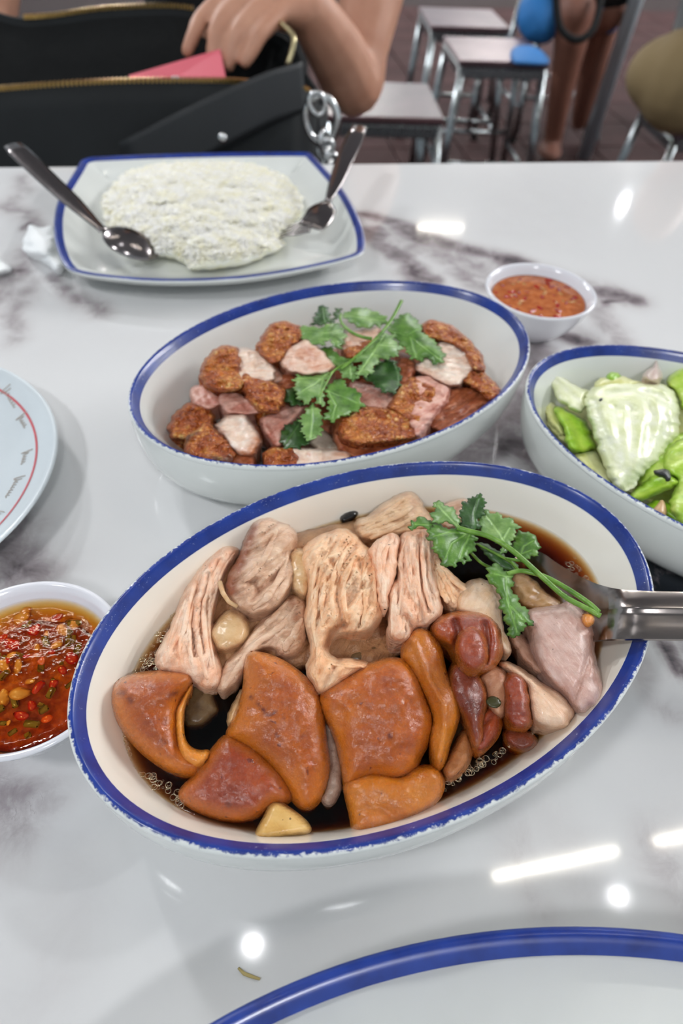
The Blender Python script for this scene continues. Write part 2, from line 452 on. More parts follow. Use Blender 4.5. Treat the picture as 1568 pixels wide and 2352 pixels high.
# ------------------------------------------------------------------ setting: floor
M_floor = G('brown_glazed_floor_tile'); g = M_floor
g.bsdf(g.ramp(g.noise(3, 4), [(.3, (56, 36, 35)), (.7, (74, 50, 50))]), .75, g.bump(g.noise(30, 2), .1, .002), IOR=1.2); M_floor = g.m
M_grout = plain('dark_grout', (40, 28, 28), .95, (50, .3, .001))
fl = MB().box((0.8, 3.2, -.765), (9, 9, .02)).obj('floor', M_grout, loc=(0.8, 3.2, -.765), smooth=False); tag(fl, kind='structure')
tile = MB().box((0, 0, 0), (.294, .294, .012), bev=.002)
t0 = None
for i in range(-4, 10):
    for j in range(3, 20):
        a = math.radians(11); x, y = .3*i, .3*j+.2
        p = (x*math.cos(a)-y*math.sin(a)+.9, x*math.sin(a)+y*math.cos(a)-.2, -.754)
        if t0 is None: t0 = tile.obj('floor_tile', M_floor, ('local', fl), smooth=False); o = t0
        else: o = bpy.data.objects.new('floor_tile', t0.data); COL.objects.link(o); o.parent = fl
        o.location = Vector(p)-Vector(fl.location); o.rotation_euler.z = a

# ------------------------------------------------------------------ ceiling lamps: some seen as reflections in the table top, others added unseen
def emit(name, c, s):
    g = G(name); e = g.n('Emission', i={0: lin(c), 1: s}); g.t.links.new(e.outputs[0], g.out.inputs[0]); return g.m
M_lamp = emit('lamp_glow', (250, 252, 255), LAMP); M_wide = emit('wide_fill_glow', (250, 252, 255), LAMP*(.062/.14)**2); M_tubeglow = emit('tube_glow', (255, 247, 232), 26)
M_white = plain('white_painted_metal', (225, 225, 225), .4, (80, .05, .001))
H = 1.9
for (x, y, r, lb) in ((-.17, .36, .012, 'round ceiling downlight above the big bowl of braised pork'),
                  (.89, .54, .012, 'round ceiling downlight beside the row of tube lights'),
                  (2.11, 5.57, .03, 'round ceiling downlight far beyond the table'),
                  (-1.1, -.7, .14, 'unseen round fill lamp added behind the viewer on the napkin side'),  # both lamps behind the viewer are added unseen to shape the light
                  (.5, -1.3, .14, 'unseen round fill lamp added behind the viewer nearest the middle'),
                  (-2.4, 3.0, .13, 'large unseen fill lamp added far behind the person with the bag'),  # this and the next: extra unseen lamps to brighten the far table
                  (-1.6, 1.9, .06, 'unseen round fill lamp over the seated person with the bag')):
    e = empty('ceiling_downlight', (x, y, H), lb, 'ceiling light')
    MB().lathe([(r*1.5, .058), (r*1.5, .0), (r*1.1, -.002), (r*1.1, .05), (0.001, .05)], 32).obj('housing', M_white, ('local', e))
    MB().lathe([(r, .008), (r*.6, .006), (0.0005, .005)], 32).obj('lens', M_wide if r == .14 else M_lamp, ('local', e))
for (a, b, lb) in (((.52, .57), (.92, .67), 'slim linear ceiling tube light nearest the round downlight'),
                   ((1.04, .70), (1.46, .80), 'slim linear ceiling tube light second in the near row'),
                   ((.43, 4.93), (.77, 4.97), 'short linear ceiling tube light far beyond the table'),
                   ((-1.2, 1.2), (-.6, 1.3), 'linear ceiling tube light over the rice plate side')):
    m = Vector(((a[0]+b[0])/2, (a[1]+b[1])/2, H)); L = math.hypot(b[0]-a[0], b[1]-a[1])
    e = empty('linear_ceiling_light', m, lb, 'ceiling light', rz=math.atan2(b[1]-a[1], b[0]-a[0]))
    MB().box((0, 0, .03), (L, .05, .03), bev=.004).obj('housing', M_white, ('local', e), smooth=False)
    MB().tube([(-L/2+.005, 0, .01), (L/2-.005, 0, .01)], .012, 12).obj('glowing_tube', M_tubeglow, ('local', e))

M_side = emit('side_glint_glow', (250, 251, 252), 95)  # side tubes added out of view to put glints on the pork skins
for x, lb in ((3.0, 'long unseen glint tube added beyond the cabbage side, nearer of two'), (4.0, 'long unseen glint tube added beyond the cabbage side, farther of two')):
    e = empty('linear_ceiling_light', (x, 2.6, H), lb, 'ceiling light', rz=math.pi/2)
    MB().box((0, 0, .045), (2.4, .09, .03), bev=.004).obj('housing', M_white, ('local', e), smooth=False)
    MB().tube([(-1.18, 0, 0), (1.18, 0, 0)], .03, 12).obj('glowing_tube', M_side, ('local', e))
M_far = emit('far_glint_glow', (252, 250, 246), 260)  # far row added beyond the view for highlights on the wet food
for k, x in enumerate((-2.2, -.4, 1.4, 3.2)):
    e = empty('linear_ceiling_light', (x, 7.7, H), ('first', 'second', 'third', 'fourth')[k]+' unseen glint tube added in the farthest row, counted from the bag side', 'ceiling light')
    MB().box((0, 0, .045), (1.2, .09, .03), bev=.004).obj('housing', M_white, ('local', e), smooth=False)
    MB().tube([(-.58, 0, 0), (.58, 0, 0)], .019, 12).obj('glowing_tube', M_far, ('local', e))
ce = MB().box((.8, 3.6, H+.085), (9, 12, .04)).obj('ceiling', plain('white_ceiling_paint', (205, 205, 205), .9), loc=(.8, 3.6, H+.065), smooth=False); tag(ce, kind='structure')
# ------------------------------------------------------------------ table
TA = math.atan2(.855-.712, .376+.375)
def tbl(u, v):       # u along the far edge, v towards it (0 = far edge)
    c, s = math.cos(TA), math.sin(TA); return np.array([-.375+c*u-s*v, .712+s*u+c*v])
VEIN_PATCHES = []   # (pixel polyline, width m, strength)
def vein(pts, wd, st): VEIN_PATCHES.append((np.array([at(x, y, 0)[:2] for x, y in pts]), wd, st))
vein([(830, 492), (930, 530), (1060, 575), (1180, 600), (1300, 640), (1440, 688)], .015, .8); vein([(860, 510), (1000, 575), (1150, 640), (1250, 680)], .026, .42); vein([(1385, 672), (1440, 692)], .010, .95)
vein([(850, 530), (920, 575), (960, 640)], .016, .75); vein([(930, 600), (960, 640), (1000, 650)], .01, .9)
vein([(1000, 560), (1050, 620), (1110, 660)], .02, .5)
vein([(1390, 690), (1440, 690)], .006, 1.0); vein([(1380, 700), (1400, 760), (1440, 800)], .012, .45)
vein([(1200, 740), (1300, 770), (1350, 780)], .010, .95); vein([(1210, 790), (1230, 850), (1190, 950), (1090, 1010)], .026, .62); vein([(1290, 740), (1400, 790), (1450, 850)], .012, .3)
vein([(1080, 1040), (1180, 1010), (1230, 1050)], .016, .75); vein([(1060, 760), (1150, 730)], .02, .5)
vein([(1400, 1220), (1480, 1300), (1568, 1380), (1680, 1470)], .0215, 1.5)  # near-black diagonal patch past the spoon handle, kept in the same mask
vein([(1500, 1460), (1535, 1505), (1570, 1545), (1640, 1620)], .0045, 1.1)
vein([(1440, 1480), (1500, 1560), (1568, 1640)], .008, .3); vein([(1530, 1900), (1568, 2060)], .012, .35)
vein([(1170, 1850), (1200, 1960), (1260, 2090)], .010, .22); vein([(1260, 1850), (1330, 1990)], .012, .15)
vein([(-40, 700), (60, 600), (110, 540), (30, 480)], .016, .5); vein([(30, 480), (60, 440), (50, 400)], .012, .4); vein([(50, 530), (60, 520)], .007, .9)
vein([(0, 630), (30, 625)], .006, 1.0); vein([(120, 640), (180, 680), (230, 720)], .012, .6); vein([(60, 650), (20, 720), (40, 770)], .014, .4)
vein([(-30, 1290), (30, 1250), (60, 1300), (80, 1320)], .016, .75); vein([(-60, 1250), (20, 1230)], .016, .9)
vein([(-20, 1880), (60, 1900), (110, 1860)], .014, .5); vein([(-80, 1800), (30, 1870)], .018, .6)
vein([(550, 300), (640, 420), (760, 450)], .01, .3)
vein([(150, 2000), (90, 2150), (60, 2350)], .02, .12)
U, Vv = np.meshgrid(np.linspace(-.30, 1.15, 420), np.linspace(-1.0, 0, 300), indexing='ij')
c_, s_ = math.cos(TA), math.sin(TA); TX = -.375+c_*U.ravel()-s_*Vv.ravel(); TY = .712+s_*U.ravel()+c_*Vv.ravel()
Q = np.c_[TX, TY]; warp = np.c_[fbm(np.c_[Q*22, Q[:, :1]*0], 3), fbm(np.c_[Q*22, Q[:, :1]*0+9], 4)]*.013
mk = np.zeros(len(Q))
for pl, wd, st in VEIN_PATCHES:
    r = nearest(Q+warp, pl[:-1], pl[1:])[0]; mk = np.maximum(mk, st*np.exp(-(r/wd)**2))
mk = np.maximum(mk, .12*np.clip(fbm(np.c_[Q*6, Q[:, :1]*0+2], 8), 0, 1))
nu, nv = 420, 300
idn = np.arange(nu*nv).reshape(nu, nv)
ft = np.stack([idn[:-1, :-1], idn[1:, :-1], idn[1:, 1:], idn[:-1, 1:]], -1).reshape(-1, 4)
B0 = nu*nv
Vt = np.vstack([np.c_[Q, np.zeros(len(Q))]])
# edge skirt and underside
loop = list(idn[:, 0]) + list(idn[-1, 1:]) + list(idn[-2::-1, -1]) + list(idn[0, -2:0:-1])
ed = Vt[loop]; cen = ed.mean(0)
dirn = ed-cen; dirn[:, 2] = 0; dirn /= np.linalg.norm(dirn, axis=1)[:, None]
r1 = ed+dirn*.002+[0, 0, -.002]; r2 = ed+dirn*.002+[0, 0, -.028]; r3 = ed+[0, 0, -.03]
nl = len(loop); Vt = np.vstack([Vt, r1, r2, r3]); ftl = ft.tolist()
for k in range(nl):
    k2 = (k+1) % nl
    ftl.append([loop[k2], loop[k], B0+k, B0+k2]); ftl.append([B0+k2, B0+k, B0+nl+k, B0+nl+k2]); ftl.append([B0+nl+k2, B0+nl+k, B0+2*nl+k, B0+2*nl+k2])
ftl.append([B0+2*nl+k for k in range(nl-1, -1, -1)])
g = G('glossy_white_marble_print'); a = g.attr('vein'); n1 = g.noise(55, 6, .65, dist=.5); n2 = g.noise(14, 3)
f = g.math('MULTIPLY', a, g.mr(n1, .30, .70, .45, 1.15))
thin = g.math('MULTIPLY', g.mr(g.math('ABSOLUTE', g.math('SUBTRACT', g.noise(26, 5, .6, dist=1.5), .5)), 0, .045, 1, 0), g.mr(a, .12, .5, 0, .42))
f = g.math('MAXIMUM', f, thin)
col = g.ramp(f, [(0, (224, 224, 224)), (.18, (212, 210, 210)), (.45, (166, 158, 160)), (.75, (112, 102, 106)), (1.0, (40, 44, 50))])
g.bsdf(col, .07, g.bump(g.noise(9, 2), .01, .002), IOR=1.5, Coat_Weight=.4, Coat_Roughness=.02, Coat_IOR=1.5)
M_marble = g.m
tab = empty('dining_table', (.2, .35, -.75), 'white marble-patterned glossy dining table carrying all the dishes', 'table')
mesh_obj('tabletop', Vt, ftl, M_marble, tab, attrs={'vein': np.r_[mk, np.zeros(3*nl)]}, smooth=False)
M_steel = m_steel('stool_steel', (150, 156, 158), .25)
for u in (-.2, 1.05):
    for v in (-.92, -.08):
        p = tbl(u, v); MB().box((p[0], p[1], -.39), (.04, .04, .718), Matrix.Rotation(TA, 3, 'Z'), .004).obj('leg', M_steel, tab, smooth=False)

# ------------------------------------------------------------------ bowls
M_cer = m_ceramic(); M_cream = m_ceramic('cream_glazed_ceramic', (243, 239, 227)); M_rim = m_rim()
def harm(c):
    return lambda th: c[0]*np.cos(2*th)+c[1]*np.sin(2*th)+c[2]*np.cos(3*th)+c[3]*np.sin(3*th)+c[4]*np.cos(th)+c[5]*np.sin(th)
BOWL = {}
INNER = [(.0048, .0468), (.0066, .0432), (.0092, .0375), (.0115, .0320), (.0138, .0270), (.0180, .0195), (.0260, .0125), (.0380, .0092), (.0520, .0080)]
def oval_bowl(c, rot, label, scale=1.0, har=None, key=None, dz=0):
    A, B = .126*scale, .0819*scale
    e = empty('oval_bowl', (c[0], c[1], 0), label, 'bowl')
    outer = [(.035, .0025), (.028, .002), (.0262, .0004), (.0252, 0), (.0222, 0), (.0212, .0006), (.0200, .0050), (.0188, .0062), (.0170, .0068), (.0120, .0095), (.0066, .0155), (.0030, .0220), (.0008, .0290), (-.0006, .0370), (-.0011, .0440), (-.0010, .0490)]
    rg = [oval_ring(A, B, rot, c, o, z, har=har) for o, z in outer]
    V, f = rings_mesh(rg, (True, False)); mesh_obj('body', V, f, M_cer, e)
    rg = [oval_ring(A, B, rot, c, o, z, har=har) for o, z in INNER]
    V, f = rings_mesh(rg, (False, True)); mesh_obj('inner_wall', V, f, M_cream if key == 'main' else M_cer, e)
    band = [(-.0010, .0490), (-.0013, .0500), (-.0011, .0512), (-.0004, .0520), (.0005, .0521), (.0012, .0515), (.0020, .0506), (.0028, .0495), (.0036, .0484), (.0043, .0475), (.0048, .0468)]
    rg = [oval_ring(A, B, rot, c, o, z, har=har) for o, z in band]
    V, f = rings_mesh(rg); n = len(rg[0])
    L = np.r_[0, np.cumsum([math.hypot(band[i+1][0]-band[i][0], band[i+1][1]-band[i][1]) for i in range(len(band)-1)])]; L /= L[-1]
    mesh_obj('blue_rim_band', V, f, M_rim, e, attrs={'o': np.repeat(L, n)})
    BOWL[key] = (A, B, rot, c, har)
    return e
oval_bowl((.0210, .1569), .514, 'nearest oval bowl, blue rimmed, filled with braised pork in brown broth', key='main')
oval_bowl((-.0052, .3358), .5623, 'blue-rimmed oval bowl holding crispy roast pork, in front of the rice plate', key='mid')
oval_bowl((.2151, .2772), -.5211, 'blue-rimmed oval bowl holding cabbage, cut by the picture edge', .9668, key='right')

def liquid(name, key, level, mat, label, cat, kind='stuff', lvl_o=None, up=.0006):
    A, B, rot, c, har = BOWL[key]
    zs = [p[1] for p in INNER]; os_ = [p[0] for p in INNER]
    o0 = float(np.interp(-level, [-z for z in zs], os_))
    pr = [(o0, level+up)] + [(o, z) for o, z in INNER if z < level-.001]
    bot = [oval_ring(A, B, rot, c, o+.0003, z+.0004, har=har) for o, z in pr[1:]][::-1]
    tops = [oval_ring(A, B, rot, c, o0-.0002, level+up, har=har), oval_ring(A, B, rot, c, o0+.0010, level+.0001, har=har), oval_ring(A, B, rot, c, o0+.0025, level, har=har)]
    for o in (.010, .022, .036, .050): tops.append(oval_ring(A, B, rot, c, o0+o, level, har=har))
    V, f = rings_mesh(bot+tops, (True, True))
    o = mesh_obj(name, V, f, mat); return tag(o, label, cat, kind=kind)
M_broth = m_liquid('brown_broth', (.80, .55, .12, 1), 620, .16)
liquid('pork_broth', 'main', .0318, M_broth, 'thin brown broth pooled around the braised pork in the nearest bowl', 'broth')

# ------------------------------------------------------------------ plates
def plate(name, c, r, prof, label, n=128, ab=None, rot=0, mat=None):
    e = empty(name, (c[0], c[1], 0), label, 'plate')
    A, B = ab or (r, r)
    rg = [oval_ring(A, B, rot, c, o, z, n) for o, z in prof]
    V, f = rings_mesh(rg, (True, True)); mesh_obj('dish', V, f, mat or M_cer, e); return e
# left: white plate with a red line and tan script
lp = plate('side_plate', (-.2702, .2487), .1094, [(.05, .002), (.045, 0), (.043, 0), (.041, .003), (.03, .005), (.012, .012), (.001, .0185), (-.0006, .0195), (0, .0205), (.0015, .0205), (.004, .0185), (.010, .0155), (.020, .0115), (.030, .0080), (.036, .0065), (.045, .006)],
           'round white plate with thin red ring and tan script, at the picture edge', mat=m_ceramic('cool_white_ceramic', (214, 222, 226)))
M_red = plain('red_glaze_line', (206, 92, 100), .3); M_tan = plain('tan_printed_script', (182, 172, 162), .4)
LPC = np.array([-.2702, .2487])
def lpz(o): return float(np.interp(o, [.0015, .004, .010, .020, .030, .036], [.0205, .0185, .0155, .0115, .0080, .0065]))
rg = [oval_ring(.1094, .1094, 0, LPC, o, lpz(o)+.00025, 128) for o in (.0118, .0123, .0131)]
V, f = rings_mesh(rg); mesh_obj('red_ring', V, f, M_red, lp, attrs={})
def script(pa, pb, up, seed, peaks):
    A_ = at(*pa, .010)[:2]; B_ = at(*pb, .010)[:2]; d = B_-A_; L = np.hypot(*d); d /= L; nn = np.array([-d[1], d[0]])*up
    rr = np.random.RandomState(seed); pts = []
    n = 60
    for i in range(n):
        t = i/(n-1)
        cap = math.exp(-((t-.10)/.09)**2)
        hgt = .0011*math.sin(t*peaks*2*math.pi) + .0035*cap*math.sin(t*40) + (.0012 if t < .2 else 0) + .0004*rr.randn()*.4
        p = A_+d*(L*(t+.03*math.sin(t*peaks*2*math.pi+1.3)))+nn*hgt
        o = .1094-np.hypot(*(p-LPC)); pts.append((p[0], p[1], lpz(min(max(o, .002), .036))+.0003))
    MB().tube(pts, .00024, 5).obj('printed_script', M_tan, lp)
script((16, 908), (38, 945), 1, 1, 7); script((48, 965), (62, 990), 1, 2, 5); script((62, 1042), (54, 1070), 1, 3, 5); script((46, 1098), (16, 1144), 1, 4, 8); script((2, 1176), (-30, 1200), 1, 5, 6)
# near: big plate with broad blue rim
bp = plate('large_oval_plate', (.1, -.082), .2, [(.07, .003), (.06, 0), (.058, 0), (.055, .004), (.03, .010), (.012, .020), (.002, .029), (-.001, .0325)], 'large white plate with broad blue rim along the bottom edge of the picture', 160, (.2, .133))
rg = [oval_ring(.2, .133, 0, (.1, -.082), o, z, 160) for o, z in ((-.001, .0325), (-.0008, .0345), (.0006, .0355), (.0022, .0354), (.0042, .0342), (.0060, .0330), (.0072, .0322))]
V, f = rings_mesh(rg); mesh_obj('blue_rim_band', V, f, m_rim('clean_blue_rim', True), bp, attrs={'o': np.repeat(np.linspace(0, 1, 7), 160)})
rg = [oval_ring(.2, .133, 0, (.1, -.082), o, z, 160) for o, z in ((.0072, .0322), (.0095, .030), (.015, .0245), (.025, .0165), (.035, .012), (.05, .0095))]
V, f = rings_mesh(rg, (False, True)); mesh_obj('inner_surface', V, f, M_cer, bp)
slab('burnt_scrap', [(1030, 2352), (1050, 2338), (1062, 2332), (1074, 2342), (1066, 2362), (1045, 2385), (1015, 2380)], .021, .003, .003, plain('dark_brown_crust', (62, 40, 36), .5, (300, .6, .001)), None,
     'dark brown scrap on the big plate at the bottom edge', 'food scrap', rag=.0008)
slab('herb_scrap', [(1545, 2345), (1560, 2338), (1590, 2342), (1620, 2370), (1580, 2400), (1550, 2380)], .019, .002, .001, m_leaf('chopped_herb', (60, 110, 40), (80, 140, 50), (110, 170, 70)), None,
     'small green herb scrap on the big plate at the bottom corner', 'herb', rag=.0012)

# rice plate: bulged rectangle
po = [at(x/1.742, 300+y/1.742, .022)[:2] for x, y in [(332, 108), (310, 150), (285, 190), (240, 260), (218, 340), (220, 430), (240, 500), (262, 540), (290, 562), (400, 582), (600, 599), (800, 599), (1000, 586), (1200, 553), (1350, 520), (1440, 494), (1460, 470), (1450, 390), (1410, 300), (1370, 235), (1310, 165), (1240, 90), (1230, 86), (900, 88), (600, 96), (450, 103)]]
PO = resample(smooth_loop(np.array(po), 2), .004)[::-1]
def inset(P, o):
    t = np.roll(P, -1, 0)-np.roll(P, 1, 0); t /= np.hypot(*t.T)[:, None]; n_ = np.c_[-t[:, 1], t[:, 0]]
    c = P.mean(0); s = np.sign(((c-P)*n_).sum(1).mean()); Q = P+n_*s*o
    if abs(o) > .01:
        for _ in range(int(abs(o)*900)): Q = .5*Q+.25*(np.roll(Q, 1, 0)+np.roll(Q, -1, 0))
    return Q
rp = empty('rectangular_rice_plate', (*PO.mean(0), 0), 'white bulged rectangular plate with a blue rim, under the rice', 'plate')
def prings(prof): return [np.c_[inset(PO, o), np.full(len(PO), z)] for o, z in prof]
V, f = rings_mesh(prings([(.05, .002), (.042, 0), (.040, 0), (.038, .003), (.02, .007), (.006, .014), (.0, .0195), (-.0010, .0208)]), (True, False)); mesh_obj('dish', V, f, M_cer, rp)
V, f = rings_mesh(prings([(-.0010, .0208), (-.0006, .0222), (.0012, .0226), (.0038, .0214), (.0064, .0200)])); mesh_obj('blue_rim_band', V, f, m_rim('plate_blue_rim', True), rp, attrs={'o': np.repeat([.0, .1, .4, .75, 1.0], len(PO))})
V, f = rings_mesh(prings([(.0064, .0200), (.011, .0172), (.020, .0125), (.032, .0095), (.045, .0085)]), (False, True)); mesh_obj('inner_surface', V, f, M_cer, rp)
# rice
g = G('cooked_rice'); nz = g.noise(90, 3)
g.bsdf(g.ramp(nz, [(.3, (252, 245, 212)), (.6, (254, 251, 238))]), .4, g.bump(g.noise(400, 3), .3, .001), Subsurface_Weight=.35, Subsurface_Radius=(.003, .003, .002), Subsurface_Scale=.5); M_rice = g.m
rice = slab('steamed_rice', CP([(400, 300), (430, 240), (500, 165), (620, 125), (820, 118), (1000, 120), (1160, 190), (1220, 290), (1180, 370), (1130, 430), (1120, 480), (1000, 530), (860, 552), (760, 558), (700, 510), (600, 500), (540, 455), (460, 420), (410, 360)]),
            .013, .023, .0045, M_rice, cell=.0018, rag=.003, ragf=120, namp=.0036, nf=60, seed=3, power=1.8)
tag(rice, 'heap of steamed white rice piled on the rectangular plate', 'rice', kind='stuff')
me = rice.data; vs = np.array([v.co for v in me.vertices]); nr = np.array([v.normal for v in me.vertices]); up = np.nonzero(nr[:, 2] > .15)[0]
mb = MB()
oct_v = np.array([(1, 0, 0), (-1, 0, 0), (0, .30, 0), (0, -.30, 0), (0, 0, .30), (0, 0, -.30), (.55, .24, .0), (.55, -.24, 0), (-.55, .24, 0), (-.55, -.24, 0)])
gv, gf = [], []
for k in range(9000):
    i = up[RNG.randint(len(up))]; p = vs[i]+np.array([RNG.uniform(-.0015, .0015), RNG.uniform(-.0015, .0015), 0])+nr[i]*RNG.uniform(-.0008, .0002)
    R_ = np.array(Matrix.Rotation(RNG.uniform(0, 6.28), 3, 'Z') @ Matrix.Rotation(RNG.uniform(-.35, .35), 3, 'Y')); s = RNG.uniform(.0029, .0040)
    a = R_ @ np.array([s, 0, 0]); b1 = R_ @ np.array([0, s*.3, 0]); c1 = R_ @ np.array([0, 0, s*.28])
    b = len(gv); gv += [p+a, p+.45*a+b1, p+.45*a+c1, p+.45*a-b1, p-.45*a+b1, p-.45*a+c1, p-.45*a-b1, p-a]
    gf += [(b, b+2, b+1), (b, b+3, b+2), (b+1, b+2, b+5, b+4), (b+2, b+3, b+6, b+5), (b+7, b+4, b+5), (b+7, b+5, b+6)]
gr = mesh_obj('rice_grains', np.array(gv)+np.array(rice.location), gf, M_rice, rice); tag(gr, kind='stuff')

# ------------------------------------------------------------------ cutlery
def ribbon(pts, widths, thick, mat, name, parent, bowl=None, side=None, n=9, curve=None):
    """strip along 3D points with cross-section; curve[i] = depth of the hollow at section i (positive sags)"""
    pts = [np.array(p, float) for p in pts]; m = len(pts); V = []
    for i, p in enumerate(pts):
        t = pts[min(i+1, m-1)]-pts[max(i-1, 0)]; t /= np.linalg.norm(t)
        a = np.array(side if side is not None else np.cross(t, [0, 0, 1]), float); a = a-t*(a@t); a /= np.linalg.norm(a); b = np.cross(a, t)
        if b[2] < 0: b = -b
        for j in range(n):
            s = -1+2*j/(n-1); V.append(p+a*s*widths[i]/2 - b*((1-s*s)*(curve[i] if curve else 0)))
        for j in range(n-1, -1, -1):
            s = -1+2*j/(n-1); V.append(p+a*s*widths[i]/2 - b*((1-s*s)*(curve[i] if curve else 0)+thick*(.4+.6*(1-s*s))))
    w_ = 2*n; f = [(i*w_+k, i*w_+(k+1) % w_, (i+1)*w_+(k+1) % w_, (i+1)*w_+k) for i in range(m-1) for k in range(w_)]
    f += [tuple(range(w_-1, -1, -1)), tuple((m-1)*w_+k for k in range(w_))]
    return mesh_obj(name, V, f, mat, parent)
def interp3(pts, n):
    pts = np.array(pts, float); t = np.linspace(0, len(pts)-1, n)
    # catmull-rom
    out = []
    for u in t:
        i = min(int(u), len(pts)-2); f_ = u-i; p0, p1, p2, p3 = pts[max(i-1, 0)], pts[i], pts[i+1], pts[min(i+2, len(pts)-1)]
        out.append(.5*((2*p1)+(-p0+p2)*f_+(2*p0-5*p1+4*p2-p3)*f_**2+(-p0+3*p1-3*p2+p3)*f_**3))
    return np.array(out)
M_cut = m_steel('cutlery_steel', (140, 134, 134), .16)
# spoon on the rice plate
def spoon(hand, neck, tip, hw, bw, label, name='spoon', depth=.007, mat=M_cut, side=None, nb=15, thick=.0012, ridge=0, grp=None):
    e = empty(name, tuple(np.array([neck[0], neck[1], min(neck[2], tip[2])-.002])), label, 'cutlery', grp)
    H_ = interp3(hand+[neck], 14); wd = np.interp(np.linspace(0, 1, 14), [0, .1, .55, .9, 1], [hw*.9, hw*1.1, hw*.9, hw*.42, hw*.45])
    ribbon(H_, wd, thick*1.3, mat, 'handle', e, side=side, curve=[-.0012-ridge]*14)
    N = np.array(neck, float); T = np.array(tip, float); t = np.linspace(0, 1, nb); pts = [N+(T-N)*u for u in t]
    wb = [max(hw*.45*(1-u)**3, bw*math.sqrt(max(0, 1-(2*min(max(u, .0), .995)-1)**2))*(1-.12*(u-.5))) for u in t]
    wb[0] = hw*.45; wb[-1] = bw*.12
    cv = [depth*math.sin(math.pi*min(1, max(0, u)))**.7 for u in t]
    ribbon(pts, wb, thick, mat, 'bowl', e, side=side, curve=cv, n=13)
    return e
sp = spoon([at(28, 332, .062), at(120, 420, .048), at(185, 480, .040)], at(238, 530, .033), at(365, 588, .016), .017, .040,
      'steel spoon lying in the rice, handle over the left corner of the plate', depth=-.009)
# fork
fk = empty('fork', tuple(at(745, 490, .026)), 'steel fork lying in the rice, handle over the right corner of the plate', 'cutlery')
H_ = interp3([at(826, 290, .058), at(790, 370, .048), at(768, 425, .040), at(752, 462, .034)], 12)
ribbon(H_, np.interp(np.linspace(0, 1, 12), [0, .15, .6, .92, 1], [.014, .018, .013, .006, .0065]), .0018, M_cut, 'handle', fk, curve=[-.001]*12)
H_ = interp3([at(752, 462, .034), at(742, 478, .033), at(730, 500, .031), at(712, 520, .028)], 9)
ribbon(H_, [.0065, .011, .019, .024, .025, .025, .025, .025, .024], .0014, M_cut, 'head', fk, curve=[-.001, -.001, -.002, -.002, -.002, -.002, -.001, 0, 0])
a0 = at(712, 520, .028); dt = (at(645, 536, .0185)-a0); sd = np.cross(dt, [0, 0, 1]); sd /= np.linalg.norm(sd)
for k in range(4):
    s = (k-1.5)*.0067; b = a0+sd*s
    MB().tube([b-dt*.08, b+dt*.35, b+dt*.7+[0, 0, .001], b+dt], [.0017, .0016, .0014, .0006], 8, flat=.6).obj('tine', M_cut, fk)

# serving spoon in the broth
M_serv = m_steel('serving_spoon_steel', (150, 142, 138), .2, True)
sv = empty('serving_spoon', tuple(at(1370, 1400, .03)), 'large steel serving spoon resting on the rim of the nearest bowl', 'cutlery')
SEC = [((2230, 1392), (2230, 1440), .0665, 0, 1), ((2190, 1374), (2190, 1458), .0662, 0, 1), ((1950, 1366), (1950, 1462), .0635, 0, 1), ((1700, 1362), (1700, 1461), .0605, 0, 1), ((1568, 1359), (1568, 1460), .0592, 0, 1), ((1480, 1357), (1480, 1459), .0578, 0, 1), ((1430, 1354), (1430, 1460), .0552, 0, 1), ((1395, 1348), (1397, 1463), .0508, .0006, .7),
       ((1360, 1337), (1362, 1470), .0458, .0030, .25), ((1320, 1318), (1325, 1480), .0408, .0070, 0), ((1280, 1294), (1285, 1488), .0372, .0100, 0), ((1240, 1268), (1242, 1488), .0347, .0110, 0), ((1205, 1266), (1206, 1468), .0330, .0100, 0), ((1178, 1288), (1180, 1438), .0318, .0065, 0), ((1163, 1335), (1163, 1392), .0312, .0015, 0)]
ua = interp3([at(*q[0], q[2]) for q in SEC], 71); ub = interp3([at(*q[1], q[2]) for q in SEC], 71)
dpt = np.interp(np.linspace(0, 14, 71), range(15), [q[3] for q in SEC]); rf = np.interp(np.linspace(0, 14, 71), range(15), [q[4] for q in SEC])
roof = [(-1, 0), (-.85, .0006), (-.55, .0013), (-.12, .0022), (-.02, .0016), (.05, .0006), (.15, .0002), (.5, -.0008), (.85, -.0018), (1, -.0026)]
def serve(i0, i1, name, caps):
    V = []; n = len(roof)
    for i in range(i0, i1):
        for th in (0, 1):
            for (q, h) in (roof if th == 0 else roof[::-1]):
                p = ua[i]*(1-q)/2+ub[i]*(1+q)/2; V.append(p+np.array([0, 0, h*rf[i]-dpt[i]*(1-abs(q)**2.4)-th*.0013]))
    m = i1-i0; n2 = 2*n
    f = [(i*n2+k, i*n2+(k+1) % n2, (i+1)*n2+(k+1) % n2, (i+1)*n2+k) for i in range(m-1) for k in range(n2)]+([tuple(range(n2-1, -1, -1))] if caps[0] else [])+([tuple((m-1)*n2+k for k in range(n2))] if caps[1] else [])
    return autosmooth(mesh_obj(name, V, f, M_serv, sv), 50)
serve(0, 36, 'handle', (1, 0)); serve(35, 71, 'bowl', (0, 1))

